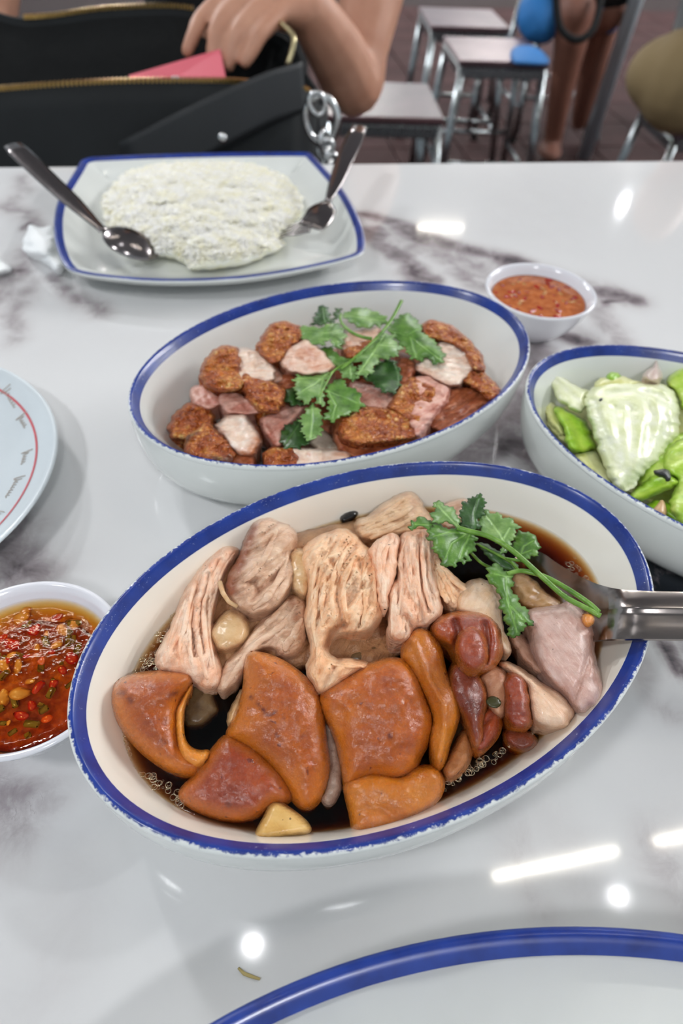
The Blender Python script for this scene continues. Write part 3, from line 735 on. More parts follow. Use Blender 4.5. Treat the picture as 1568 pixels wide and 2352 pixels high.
# ------------------------------------------------------------------ braised pork in the nearest bowl
S1 = m_skin('braised_skin_amber', (150, 64, 2), (174, 84, 4), (196, 106, 12))
S2 = m_skin('braised_skin_dark', (122, 38, 4), (148, 56, 6), (176, 80, 14))
S3 = m_skin('braised_skin_light', (172, 88, 8), (190, 108, 16), (206, 128, 32))
S4 = m_skin('braised_gelatin_dark', (92, 34, 18), (122, 50, 24), (150, 70, 34))
ME1 = m_meat('shredded_pork_a', (226, 152, 102), (248, 190, 142), (253, 216, 178), 1.2)
ME2 = m_meat('shredded_pork_b', (228, 150, 110), (248, 190, 152), (253, 218, 190), 1.9)
ME3 = m_meat('pork_tendon', (184, 136, 104), (216, 172, 140), (236, 202, 172), .4, bs=.5, wet=.6)
ME4 = m_meat('lean_pork_slice', (176, 128, 112), (200, 158, 144), (214, 182, 170), -1.1, rough=.3, bs=.35, wet=.7)
ME5 = m_meat('braised_fat', (190, 140, 86), (216, 172, 118), (228, 192, 146), 0, rough=.25, bs=.25, wet=.8, fib=120, stretch=.6)
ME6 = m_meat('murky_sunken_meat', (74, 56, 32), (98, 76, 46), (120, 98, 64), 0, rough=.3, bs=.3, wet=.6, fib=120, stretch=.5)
CUT = m_skin('skin_cut_edge', (204, 118, 26), (222, 140, 44), (232, 164, 72))
GRP = None
def piece(name, pts, z0, dome, thick, mat, label, cat='meat', **kw):
    kw.setdefault('grow', .0009 if thick > .0065 else .0003); kw.setdefault('sm', 1); kw.setdefault('power', 2.4)
    if 'pork' in name and 'skin' not in name: kw.setdefault('rag', .0007); kw['namp'] = kw.get('namp', .0006)*1.6
    return slab(name, pts, z0, dome, thick, mat, None, label, cat, **kw)
ZB = .0335
# sunken murky meat filling the bottom so the broth is not empty
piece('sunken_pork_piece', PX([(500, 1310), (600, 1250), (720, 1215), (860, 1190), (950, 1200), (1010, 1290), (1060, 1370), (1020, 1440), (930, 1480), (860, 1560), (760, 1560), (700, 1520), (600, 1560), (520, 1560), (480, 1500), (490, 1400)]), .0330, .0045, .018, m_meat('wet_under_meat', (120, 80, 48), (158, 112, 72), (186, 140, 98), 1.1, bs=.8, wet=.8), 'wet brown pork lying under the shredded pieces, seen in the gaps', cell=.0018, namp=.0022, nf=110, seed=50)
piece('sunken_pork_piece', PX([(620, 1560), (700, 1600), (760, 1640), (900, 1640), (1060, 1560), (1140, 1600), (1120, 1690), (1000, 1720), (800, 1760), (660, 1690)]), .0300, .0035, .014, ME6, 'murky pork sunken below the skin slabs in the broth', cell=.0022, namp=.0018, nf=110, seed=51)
# skins
a = piece('braised_skin_piece', C8([(95, 235), (160, 205), (250, 190), (330, 188), (400, 190), (440, 198), (446, 222), (425, 262), (398, 300), (384, 335), (378, 365), (384, 410), (388, 470), (398, 530), (440, 572), (520, 556), (512, 600), (480, 655), (440, 672), (380, 660), (300, 622), (200, 545), (125, 450), (82, 360), (78, 290)]),
      ZB+.001, .0120, .008, S1, 'orange-brown pork skin slab curved like a C, by the rim near the sauce dish', cat='pork skin', tilt=(0, 0.2), R=.018, namp=.0010, nf=230, seed=1,
      creases=[(C8([(395, 300), (380, 360), (385, 440), (392, 520)]), .002, .0020)],
      marks=[(C8([(340, 300), (366, 288)]), .0013, 1.0), (C8([(152, 310), (165, 325)]), .001, .8), (C8([(110, 285), (128, 290)]), .0012, .7), (C8([(305, 505), (322, 512)]), .0012, .8), (C8([(318, 405), (322, 425)]), .0009, .7)])
slab('cut_edge', C8([(385, 330), (425, 260), (446, 212), (450, 265), (424, 310), (412, 350), (406, 400), (408, 470), (424, 522), (470, 550), (535, 542), (520, 600), (475, 635), (420, 612), (386, 565), (372, 500), (364, 420), (368, 360)]), ZB+.0050, .0050, .006, CUT, a, cell=.0008, seed=2, sm=1, R=.0022, namp=.0010, nf=230, label='paler amber cut edge of the skin')
b = piece('braised_skin_piece', C8([(705, 98), (760, 102), (820, 120), (880, 150), (950, 200), (1005, 260), (1035, 330), (1048, 420), (1058, 520), (1075, 620), (1066, 700), (1040, 770), (985, 822), (925, 800), (895, 740), (850, 670), (790, 600), (710, 540), (640, 500), (600, 482), (640, 410), (670, 330), (690, 250), (692, 170)]),
      ZB+.006, .0110, .011, S1, 'large glossy amber pork skin flap, rising to a point beside the shredded meat', cat='pork skin', tilt=(0, 0.26), R=.020, namp=.0013, nf=230, seed=3,
      creases=[(C8([(600, 520), (700, 570), (790, 640), (850, 700), (900, 770)]), .0016, .0015)],
      marks=[(C8([(745, 330), (770, 360), (790, 385), (815, 385), (828, 372)]), .0006, 1.0), (C8([(714, 303), (718, 308)]), .0008, .9), (C8([(832, 475), (838, 485)]), .0007, .9), (C8([(950, 488), (970, 476)]), .0012, .5), (C8([(868, 398), (874, 404)]), .0007, .8)])
piece('braised_skin_piece', C8([(600, 480), (660, 498), (740, 548), (820, 625), (875, 690), (902, 745), (892, 790), (830, 790), (800, 798), (760, 850), (680, 872), (590, 868), (500, 840), (430, 805), (384, 762), (400, 722), (450, 680), (490, 620), (530, 560), (565, 515)]),
      ZB-.000, .0100, .007, S2, 'reddish-brown pork skin slab in front of the pointed one, sloping into broth', cat='pork skin', tilt=(0, 0.26), R=.017, namp=.0012, nf=230, seed=4,
      marks=[(C8([(608, 795), (614, 803)]), .0009, .8)])
piece('braised_skin_piece', C8([(1040, 275), (1110, 240), (1200, 185), (1290, 142), (1380, 124), (1440, 146), (1480, 205), (1512, 300), (1545, 380), (1552, 450), (1530, 520), (1490, 585), (1480, 640), (1400, 680), (1290, 660), (1215, 690), (1150, 720), (1140, 640), (1122, 540), (1100, 470), (1062, 400), (1034, 330)]),
      ZB+.006, .0120, .011, S1, 'biggest squarish amber pork skin slab, middle of the bowl, with blistered gloss', cat='pork skin', tilt=(0, 0.22), R=.017, namp=.0015, nf=220, seed=5,
      marks=[(C8([(1354, 480), (1360, 490)]), .0009, 1.0)])
piece('braised_skin_piece', PX([(790, 1800), (815, 1786), (850, 1776), (890, 1784), (925, 1790), (948, 1768), (985, 1758), (1010, 1772), (1019, 1800), (1005, 1838), (960, 1870), (900, 1898), (840, 1915), (812, 1910), (806, 1870), (796, 1830)]),
      ZB+.001, .0100, .007, S3, 'lumpy lighter orange pork skin roll at the front rim, below the biggest slab', cat='pork skin', tilt=(0, 0.2), R=.010, namp=.0012, nf=150, seed=6,
      creases=[(PX([(830, 1860), (870, 1855), (900, 1870)]), .0016, .0012)])
piece('braised_skin_piece', PX([(918, 1502), (942, 1456), (962, 1443), (988, 1453), (1010, 1487), (1016, 1521), (1025, 1560), (1045, 1598), (1053, 1635), (1045, 1671), (1030, 1706), (1022, 1740), (1010, 1766), (998, 1755), (992, 1715), (991, 1681), (1001, 1655), (988, 1613), (967, 1573), (950, 1544)]),
      ZB+.010, .0075, .013, S3, 'narrow twisted amber strip of pork skin standing between the slab and the curl', cat='pork skin', tilt=(0, 0.14), R=.008, namp=.0005, seed=7,
      creases=[(PX([(950, 1470), (985, 1560), (1020, 1620), (1020, 1690), (1008, 1740)]), .0012, -.0016)])
piece('braised_skin_piece', C4([(452, 590), (435, 550), (455, 500), (490, 440), (525, 372), (552, 352), (572, 395), (584, 455), (568, 520), (520, 580), (480, 600)]),
      ZB, .0085, .006, m_skin('braised_skin_pale', (150, 90, 46), (176, 112, 62), (196, 134, 84)), 'dull brown oval pork skin lump at the foot of the twisted strip', cat='pork skin', namp=.0012, nf=230, seed=8)
piece('braised_skin_piece', C2([(388, 905), (405, 868), (450, 845), (540, 824), (630, 828), (685, 860), (714, 920), (722, 1000), (700, 1060), (655, 1100), (600, 1110), (545, 1085), (505, 1030), (480, 990), (440, 965), (405, 945)]),
      ZB+.012, .0120, .014, S2, 'dark red-brown curled pork skin knob, just below the shredded meat', cat='pork skin', R=.011, namp=.0012, nf=170, seed=9,
      creases=[(C2([(500, 870), (515, 930), (505, 1000), (530, 1070)]), .0018, .0050, .5), (C2([(640, 880), (655, 960), (640, 1060)]), .0016, .0040, .5)])
piece('braised_skin_piece', C2([(525, 925), (560, 895), (605, 900), (634, 940), (646, 1000), (648, 1055), (610, 1100), (560, 1095), (522, 1050), (505, 1000)]),
      ZB+.020, .0075, .008, S2, 'round glossy bulge of dark skin tucked inside the curled knob', cat='pork skin', namp=.0008, seed=10)
piece('braised_skin_piece', C4([(462, 110), (500, 30), (560, 60), (620, 105), (655, 180), (650, 260), (625, 340), (640, 400), (605, 462), (578, 430), (556, 350), (522, 275), (480, 215)]),
      ZB+.004, .0120, .009, S4, 'dark brown gelatinous skin fold under the curled knob', cat='pork skin', R=.009, namp=.001, nf=170, seed=11)
piece('braised_skin_piece', C4([(640, 262), (690, 255), (716, 320), (700, 385), (655, 440), (610, 466), (588, 435), (600, 380), (622, 325)]),
      ZB+.004, .0070, .008, S2, 'small brown skin fold curling beside the dark gelatinous one', cat='pork skin', namp=.0013, nf=230, seed=12,
      creases=[(C4([(680, 280), (640, 330), (615, 400)]), .0012, .0015, .4)])
piece('braised_skin_piece', C4([(725, 112), (785, 85), (828, 110), (842, 180), (856, 270), (858, 335), (830, 362), (780, 352), (735, 310), (735, 210)]),
      ZB+.006, .0100, .010, S2, 'ragged brown skin flap beside the pale lean slice at the right of the bowl', cat='pork skin', namp=.0010, nf=200, seed=13, rag=.0008)
piece('braised_skin_piece', C4([(730, 350), (790, 352), (855, 368), (890, 410), (872, 452), (810, 466), (750, 440), (722, 390)]),
      ZB-.001, .0060, .006, S4, 'smooth dark skin lump half sunk in the open broth at the front right', cat='pork skin', namp=.0005, seed=14)
piece('pork_skin_scrap', C4([(610, 100), (680, 62), (740, 90), (745, 180), (735, 280), (700, 300), (655, 250), (655, 170)]),
      ZB+.007, .0060, .010, m_meat('brown_gelatin_meat', (150, 92, 60), (178, 118, 84), (198, 146, 112), .5, bs=.4, wet=.8), 'translucent brown flesh holding a speck of herb, right of the curled knob', cat='pork skin', namp=.001, seed=15)
slab('herb_flake', C4([(640, 225), (660, 200), (700, 205), (722, 235), (700, 260), (660, 255)]), ZB+.0145, .0006, .0004, plain('dark_olive_herb', (62, 60, 30), .3), None, 'dark olive herb flake stuck on the brown flesh in the broth bowl', 'herb', cell=.0006)
# lean slices on the right
piece('lean_pork_slice', C4([(690, 40), (780, 55), (850, 108), (930, 160), (1000, 200), (1042, 245), (1052, 290), (1022, 345), (970, 350), (900, 335), (862, 305), (852, 220), (838, 140), (760, 90)]),
      ZB+.006, .0085, .011, m_meat('pale_lean_pork', (206, 150, 112), (224, 176, 140), (236, 202, 172), -1.0, bs=.45, wet=.5), 'pale pink-edged lean pork slice pointing at the front right rim', R=.007, namp=.0006, seed=16, edgemark=.25)
piece('lean_pork_slice', C7([(832, 622), (880, 608), (960, 604), (1010, 592), (1042, 570), (1095, 625), (1150, 705), (1140, 800), (1165, 900), (1192, 980), (1178, 1042), (1112, 1092), (1080, 1092), (1012, 1002), (950, 942), (902, 890), (870, 800), (850, 700)]),
      ZB+.008, .0090, .013, ME4, 'broad greyish-pink lean pork slice beside the serving spoon', R=.008, namp=.0006, seed=17,
      creases=[(C7([(1130, 820), (1100, 930), (1060, 1040)]), .0012, .0016, .3)], marks=[(C7([(1120, 640), (1150, 720), (1150, 860), (1190, 980)]), .0030, .7)])
piece('lean_pork_slice', C7([(755, 735), (800, 728), (840, 760), (870, 830), (905, 880), (940, 905), (905, 925), (850, 885), (795, 820)]),
      ZB+.003, .0050, .007, m_meat('dull_lean_pork', (150, 104, 80), (172, 126, 102), (190, 150, 128), -1.0, wet=.7), 'small dull lean pork sliver between the two pale slices', namp=.0005, seed=18)
piece('skin_crumb', C7([(1090, 640), (1130, 622), (1160, 650), (1140, 690), (1105, 690)]), ZB+.0165, .003, .002, CUT, 'small orange fatty crumb at the spoon neck', 'food scrap', cell=.0007, seed=19)
piece('pork_fat_lump', C7([(498, 605), (520, 530), (565, 480), (640, 472), (692, 515), (712, 600), (716, 700), (760, 800), (740, 830), (690, 760), (640, 680), (560, 640)]),
      ZB+.009, .0090, .012, m_meat('pale_fat_meat', (206, 156, 112), (226, 184, 144), (236, 206, 176), 1.0, bs=.35, wet=.6), 'smooth pale fatty knob of pork behind the curled skin knob', R=.008, namp=.0006, seed=20)
piece('pork_fat_piece', C7([(765, 462), (800, 440), (860, 470), (930, 545), (1000, 590), (960, 622), (870, 625), (800, 580), (770, 520)]),
      ZB-.001, .0055, .007, m_meat('amber_fat', (140, 98, 50), (168, 124, 70), (186, 146, 94), .5, rough=.2, bs=.3, wet=.9), 'amber translucent pork fat piece lying in the serving spoon', seed=21, namp=.0008)
# shredded meat
piece('shredded_pork_piece', C1([(812, 490), (880, 505), (862, 545), (815, 610), (785, 700), (760, 780), (752, 860), (768, 960), (796, 1050), (800, 1110), (765, 1150), (700, 1130), (640, 1080), (560, 1062), (515, 1050), (512, 990), (545, 920), (585, 850), (612, 770), (645, 690), (700, 600), (750, 540)]),
      ZB+.003, .0110, .009, ME2, 'long pink pork muscle strands hugging the far left wall of the bowl', R=.011, seed=22, fib=(1.25, 420, .0011), namp=.0005,
      creases=[(C1([(700, 640), (672, 740), (665, 860), (685, 990)]), .0010, .0028, .7), (C1([(745, 620), (715, 740), (705, 860), (720, 980)]), .0008, .0022, .5), (C1([(790, 560), (740, 680), (732, 800)]), .0008, .0018, .4)])
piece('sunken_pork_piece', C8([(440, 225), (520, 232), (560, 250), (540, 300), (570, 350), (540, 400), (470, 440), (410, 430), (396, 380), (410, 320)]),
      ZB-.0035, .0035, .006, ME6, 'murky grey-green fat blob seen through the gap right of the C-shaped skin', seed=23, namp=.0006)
piece('shredded_pork_piece', C1([(958, 378), (1020, 368), (1062, 398), (1112, 412), (1140, 452), (1128, 500), (1100, 530), (1112, 600), (1125, 650), (1095, 710), (1050, 765), (1000, 795), (940, 802), (885, 780), (838, 735), (826, 680), (842, 615), (880, 560), (905, 490), (922, 430)]),
      ZB+.009, .0100, .013, ME3, 'pork slab with a red-brown skin edge, leaning at the far left of the pile', R=.010, seed=24, fib=(.9, 260, .0014), namp=.0011,
      marks=[(C1([(925, 420), (905, 500), (870, 580), (835, 660), (840, 700)]), .0042, 1.2)],
      creases=[(C1([(1090, 570), (1050, 630), (980, 690), (940, 740)]), .0012, .0025, .5), (C1([(900, 660), (950, 660), (965, 700)]), .0012, .0022, .6)])
piece('pork_fat_lump', C1([(842, 785), (890, 790), (920, 845), (915, 920), (870, 958), (800, 975), (765, 930), (748, 895), (775, 845), (810, 810)]),
      ZB+.005, .0080, .009, ME5, 'yellowish tendon knob in front of the red-edged pork slab', seed=25, namp=.0006, marks=[(C1([(850, 790), (900, 810), (915, 830)]), .0016, .6), (C1([(780, 970), (850, 960), (900, 940)]), .0014, .5)])
piece('shredded_pork_piece', C1([(1000, 830), (1050, 780), (1105, 715), (1160, 728), (1185, 790), (1180, 860), (1165, 945), (1120, 1000), (1062, 992), (1040, 945), (975, 955), (925, 1000), (905, 1060), (868, 1110), (808, 1165), (788, 1140), (800, 1080), (838, 1015), (890, 950), (940, 880)]),
      ZB+.004, .0085, .009, ME3, 'ragged tan pork shred running down to the broth beside the pointed skin flap', R=.008, seed=26, fib=(.8, 380, .0013), namp=.0012, rag=.0010,
      marks=[(C1([(1100, 720), (1130, 760), (1140, 830)]), .0026, .6)])
piece('shredded_pork_piece', C1([(1118, 515), (1170, 510), (1200, 560), (1200, 650), (1185, 730), (1140, 712), (1112, 660), (1108, 590)]),
      ZB+.008, .0070, .011, ME5, 'soft pale fat strip joining the red-edged slab and the central pork chunk', seed=27, namp=.0008)
piece('shredded_pork_piece', C1([(1175, 500), (1250, 450), (1345, 418), (1400, 445), (1440, 500), (1485, 528), (1502, 600), (1512, 700), (1525, 800), (1485, 862), (1440, 892), (1352, 880), (1298, 900), (1270, 960), (1290, 1010), (1400, 1012), (1475, 1030), (1380, 1078), (1305, 1130), (1245, 1165), (1205, 1105), (1182, 1050), (1212, 1000), (1202, 900), (1180, 830), (1196, 700), (1186, 620), (1160, 560)]),
      ZB+.010, .0130, .014, ME1, 'largest central pork chunk, shredded in curving fibres, high on the pile', R=.014, seed=28, fib=(1.15, 420, .0016), namp=.0010, rag=.0006,
      creases=[(C1([(1300, 560), (1330, 640), (1320, 740), (1350, 850)]), .0011, .0026, .4), (C1([(1420, 560), (1440, 660), (1440, 780), (1420, 860)]), .0010, .0022, .3), (C1([(1240, 600), (1240, 720), (1230, 850)]), .0010, .0018, .3), (C1([(1350, 855), (1300, 890), (1275, 950)]), .0020, .0050, .6)])
piece('shredded_pork_piece', C7([(28, 195), (100, 178), (195, 92), (290, 55), (330, 88), (352, 150), (392, 175), (392, 235), (300, 250), (205, 268), (100, 295), (48, 268)]),
      ZB+.006, .0110, .010, m_meat('tan_pork', (190, 142, 98), (212, 168, 126), (226, 190, 152), .6, wet=.5), 'tan pork piece at the far wall of the bowl, topmost in the picture', R=.010, seed=29, namp=.0011, fib=(.5, 260, .0010),
      marks=[(C7([(260, 70), (310, 100), (300, 150)]), .0026, .35)])
piece('shredded_pork_piece', C7([(92, 322), (200, 255), (236, 270), (222, 350), (216, 430), (200, 485), (172, 555), (184, 618), (152, 592), (144, 500), (130, 400)]),
      ZB+.019, .0045, .009, ME2, 'thin hanging pork strip between the central chunk and the fan of shreds', seed=30, fib=(1.5, 500, .0010), namp=.0005)
piece('shredded_pork_piece', C7([(248, 262), (320, 240), (380, 238), (398, 300), (392, 400), (402, 470), (424, 560), (436, 610), (420, 645), (358, 695), (322, 680), (292, 720), (278, 765), (178, 748), (200, 650), (184, 560), (204, 482), (240, 480), (228, 400), (240, 320)]),
      ZB+.013, .0110, .015, ME2, 'fan of pale pork fibres right of the centre, ending in a squared stub', R=.010, seed=31, fib=(1.75, 460, .0016), namp=.0008,
      creases=[(C7([(262, 280), (255, 380), (250, 470)]), .0008, .0020, .4), (C7([(335, 270), (330, 380), (345, 520), (380, 620)]), .0010, .0030, .5), (C7([(365, 330), (370, 450), (400, 560)]), .0008, .0020, .4), (C7([(270, 640), (300, 690)]), .001, .003, .4)],
      marks=[(C7([(298, 425), (300, 440)]), .0014, .6)])
piece('shredded_pork_piece', C7([(398, 372), (440, 408), (500, 468), (588, 532), (535, 540), (525, 570), (502, 612), (462, 582), (422, 500), (402, 440)]),
      ZB+.011, .0060, .012, ME1, 'pointed pork shreds slanting down towards the pale fatty knob', seed=32, fib=(2.3, 460, .0014), namp=.0004,
      creases=[(C7([(420, 430), (460, 500), (490, 590)]), .0008, .0024, .5), (C7([(440, 420), (500, 500), (530, 540)]), .0007, .0020, .4)])
piece('shredded_pork_piece', C7([(440, 128), (530, 92), (562, 104), (532, 160), (522, 225), (440, 240)]), ZB+.005, .0060, .008, ME3, 'small tan pork bit behind the coriander leaves at the far wall', seed=33, namp=.0008, marks=[(C7([(500, 150), (530, 120)]), .002, .5)])
piece('pork_tendon_piece', C8([(1055, 365), (1080, 372), (1108, 440), (1120, 540), (1138, 620), (1140, 700), (1110, 790), (1062, 812), (1040, 780), (1062, 700), (1068, 600), (1052, 480)]),
      ZB-.001, .0045, .006, m_meat('translucent_tendon', (120, 96, 82), (150, 124, 108), (176, 152, 136), 0, rough=.15, bs=.4, wet=1.0), 'translucent grey tendon sliver between the two biggest skin slabs', seed=34, namp=.0010)
piece('pork_tendon_piece', C8([(600, 400), (640, 320), (680, 250), (694, 300), (676, 360), (650, 420), (612, 450)]), ZB+.001, .004, .006, ME5, 'pale fat sliver showing along the left side of the pointed skin flap', seed=35)
piece('pork_tendon_piece', C8([(1160, 100), (1240, 70), (1300, 60), (1330, 100), (1280, 130), (1200, 150), (1140, 160)]), ZB-.001, .003, .005, ME6, 'wet dark sliver in the gap above the biggest skin slab', seed=36)
piece('garlic_wedge', C8([(805, 788), (850, 785), (920, 832), (980, 882), (1000, 928), (930, 940), (860, 950), (790, 964), (730, 962), (742, 915), (780, 850)]),
      ZB+.001, .0052, .005, m_meat('braised_garlic', (186, 138, 62), (212, 168, 92), (226, 186, 116), 0, mark=(150, 110, 60), rough=.25, bs=.2, wet=.7, fib=120, stretch=.5), 'triangular yellow braised garlic wedge at the front rim of the nearest bowl', cat='garlic', R=.003, seed=37)
piece('black_peppercorn_scrap', C6([(1285, 205), (1310, 180), (1350, 165), (1388, 170), (1380, 200), (1340, 225), (1300, 235)]), ZB-.001, .003, .002, plain('black_spice', (22, 24, 26), .2, (300, .5, .001)), 'wet black spice scrap against the far wall of the nearest bowl', 'spice', cell=.0007, seed=38)
from mathutils.bvhtree import BVHTree
_bvh = {}
def strands(label, lines, r=.0010, mat=None):
    o = next(q for q in bpy.data.objects if q.get('label') == label)
    if o.name not in _bvh: _bvh[o.name] = BVHTree.FromPolygons([v.co + o.location for v in o.data.vertices], [p.vertices[:] for p in o.data.polygons])
    for k, ln in enumerate(lines):
        P = interp3([(x, y, 0) for x, y in ln], 16); out = []
        for p in P:
            h = _bvh[o.name].ray_cast(Vector(CAM), Vector(ray(p[0], p[1])).normalized())
            if h[0] is not None: out.append(h[0]+h[1]*(-.00025 if h[1].z > 0 else .00025))
        if len(out) < 5: continue
        n = len(out); t = np.linspace(0, 1, n); rad = r*(.35+.75*np.sin(math.pi*np.clip(t*.9+.05, 0, 1))**.6)*(1+.25*vnoise(np.c_[t*6, t*0+k, t*0], k))
        MB().tube(out, list(rad), 8, flat=.62).obj('meat_fibre', mat or o.data.materials[0], o)
strands('long pink pork muscle strands hugging the far left wall of the bowl', [C1(q) for q in ([(830, 512), (782, 590), (745, 680), (722, 780), (728, 900), (758, 1050)], [(866, 515), (805, 610), (768, 720), (745, 830), (750, 950), (782, 1080)], [(745, 565), (692, 650), (655, 760), (628, 880), (600, 1000)], [(716, 610), (672, 740), (654, 880), (668, 1030)], [(640, 740), (600, 850), (560, 960)], [(700, 900), (708, 1000), (740, 1100)])])
strands('largest central pork chunk, shredded in curving fibres, high on the pile', [C1(q) for q in ([(1290, 500), (1250, 600), (1226, 720), (1215, 840), (1228, 960)], [(1345, 520), (1308, 620), (1296, 740), (1318, 860)], [(1400, 540), (1368, 620), (1350, 720), (1372, 850)], [(1448, 550), (1440, 650), (1450, 760), (1430, 870)], [(1252, 520), (1216, 620), (1206, 760)], [(1482, 560), (1490, 680), (1492, 800)], [(1240, 900), (1234, 1000), (1232, 1110)], [(1380, 480), (1340, 560), (1322, 660)], [(1270, 640), (1252, 760), (1256, 860)], [(1300, 1030), (1370, 1040), (1440, 1040)])])
strands('fan of pale pork fibres right of the centre, ending in a squared stub', [C7(q) for q in ([(272, 275), (246, 380), (254, 500), (232, 640)], [(302, 262), (290, 400), (300, 540), (332, 660)], [(350, 252), (350, 400), (362, 520), (398, 630)], [(380, 262), (375, 380), (386, 500), (412, 610)], [(230, 500), (210, 600), (204, 735)], [(262, 640), (252, 750)], [(325, 300), (322, 420), (336, 560)])])
strands('pointed pork shreds slanting down towards the pale fatty knob', [C7(q) for q in ([(406, 392), (450, 470), (500, 585)], [(424, 408), (484, 472), (570, 530)], [(406, 430), (430, 515), (470, 580)])], .0012)
strands('thin hanging pork strip between the central chunk and the fan of shreds', [C7(q) for q in ([(220, 268), (172, 340), (166, 450), (168, 580)], [(150, 300), (140, 380), (158, 520)])], .0012)
strands('ragged tan pork shred running down to the broth beside the pointed skin flap', [C1(q) for q in ([(1150, 745), (1090, 830), (1010, 900), (930, 965), (865, 1060), (810, 1140)], [(1105, 740), (1030, 825), (955, 895), (900, 960)], [(1165, 820), (1120, 900), (1080, 970)])], .0015)
strands('pork slab with a red-brown skin edge, leaning at the far left of the pile', [C1(q) for q in ([(1100, 520), (1072, 620), (1010, 720), (940, 780)], [(1050, 420), (1010, 520), (960, 600), (900, 660)], [(1110, 560), (1100, 640), (1050, 740)])], .0016)
strands('tan pork piece at the far wall of the bowl, topmost in the picture', [C7(q) for q in ([(60, 215), (160, 170), (260, 90)], [(100, 275), (220, 225), (340, 165)], [(80, 240), (200, 190), (300, 130)])], .0016)
# thin string of sinew
MB().tube([at(505, 1338, .047), at(512, 1362, .0485), at(525, 1382, .0485), at(545, 1394, .047)], [.0012, .0011, .0010, .0009], 8).obj('sinew', ME5).name = 'sinew_strand'
o = bpy.data.objects['sinew_strand']; tag(o, 'thin pale sinew thread looping beside the red-edged pork slab', 'sinew')
# froth
M_bub = G('oil_bubble_film'); g = M_bub; gl = g.n('BsdfGlossy', i={'Roughness': .08, 'Color': (.9, .8, .6, 1)}); tr = g.n('BsdfTransparent', i={0: (.95, .85, .6, 1)})
mx = g.n('MixShader', i={0: .45, 1: tr.outputs[0], 2: gl.outputs[0]}); g.t.links.new(mx.outputs[0], g.out.inputs[0]); M_bub = g.m
mb = MB()
def bub(x, y, r):
    p = at(x, y, .0321); n = 10; vs = []
    for k in range(n):
        a = 2*math.pi*k/n
        for rr, zz in ((1, 0), (.86, .45), (.72, 0)): vs.append((p[0]+r*rr*math.cos(a), p[1]+r*rr*math.sin(a), p[2]+r*zz*.5))
    mb.add(vs, [(3*k+j, 3*((k+1) % n)+j, 3*((k+1) % n)+j+1, 3*k+j+1) for k in range(n) for j in (0, 1)])
rr = np.random.RandomState(4)
for (ax, ay, bx, by, n, w_) in ((345, 1500, 430, 1400, 60, 14), (290, 1575, 350, 1510, 60, 12), (262, 1640, 300, 1760, 50, 5), (300, 1760, 420, 1840, 36, 8), (1000, 1812, 1150, 1730, 60, 6), (1150, 1730, 1250, 1670, 24, 4), (700, 1895, 620, 1905, 16, 5), (1290, 1290, 1370, 1350, 26, 12)):
    for k in range(n):
        t = rr.rand(); r = .0004+.0011*rr.rand()**2; bub(ax+(bx-ax)*t+rr.randn()*w_, ay+(by-ay)*t+rr.randn()*w_, r)
fr = mb.obj('froth', M_bub); tag(fr, 'tiny oily bubbles floating along the edge of the brown broth', 'froth', kind='stuff')

# ------------------------------------------------------------------ coriander sprigs
LF1 = m_leaf('coriander_leaf', (62, 100, 34), (84, 128, 46), (112, 152, 66)); LF2 = m_leaf('coriander_leaf_dark', (34, 66, 24), (46, 84, 32), (66, 106, 44))
LF3 = m_leaf('coriander_leaf_grey', (84, 124, 58), (110, 148, 76), (140, 174, 100))
STM = m_leaf('coriander_stem', (80, 124, 36), (104, 148, 52), (128, 168, 74), .3)
def leaf(parent, pts, z, mat, seed, tilt=(0, 0), veins=(), dome=.0012, wav=.0009, lab=None, teeth=(.0013, 420)):
    wv = [(260, 120, seed, wav), (-130, 230, seed*2.1, wav*.8), (420, -260, seed*1.3, wav*.4)]
    cr = [(v, .00045, .0003, .9) for v in veins]
    return slab('leaf', pts, z, dome, .00025, mat, parent, cell=.00052, sm=0, grow=.0011, tilt=tilt, waves=wv, creases=cr, seed=seed, teeth=teeth, label=lab, R=.006)
sg = empty('coriander_sprig', tuple(at(1150, 1300, .045)), 'coriander sprig with long stems lying across the braised pork and spoon', 'herb')
leaf(sg, CL([(290, 250), (285, 190), (325, 150), (300, 105), (360, 112), (430, 150), (470, 195), (474, 240), (492, 285), (430, 268), (380, 240), (320, 250)]), .0585, LF3, 1, veins=[CL([(480, 285), (400, 200), (330, 130)])])
leaf(sg, CL([(122, 285), (160, 275), (130, 252), (182, 250), (176, 226), (240, 238), (300, 245), (292, 300), (200, 285), (140, 300)]), .0575, LF1, 2, veins=[CL([(300, 268), (170, 262)])])
leaf(sg, CL([(265, 370), (268, 320), (292, 262), (380, 290), (450, 300), (580, 318), (606, 380), (592, 440), (552, 468), (560, 510), (540, 525), (518, 500), (508, 545), (478, 530), (450, 562), (400, 568), (368, 550), (350, 510), (320, 480), (306, 430), (296, 398)]), .0575, LF1, 3,
     veins=[CL([(540, 330), (420, 320), (300, 350)]), CL([(540, 330), (430, 400), (380, 520)]), CL([(560, 340), (520, 420), (490, 510)])], dome=.002)
leaf(sg, CL([(500, 140), (518, 110), (532, 100), (552, 112), (580, 62), (612, 60), (652, 52), (656, 90), (664, 150), (640, 200), (620, 240), (622, 300), (590, 312), (520, 292), (494, 262), (504, 200)]), .0580, LF2, 4, tilt=(0, .25), veins=[CL([(600, 300), (590, 180), (620, 80)])])
leaf(sg, CL([(620, 220), (650, 190), (680, 165), (720, 192), (750, 180), (790, 222), (830, 215), (880, 250), (912, 290), (890, 312), (870, 340), (862, 400), (840, 430), (800, 482), (778, 400), (700, 352), (640, 330), (640, 270)]), .0545, LF3, 5,
     veins=[CL([(830, 430), (770, 320), (680, 200)]), CL([(800, 380), (850, 290)])])
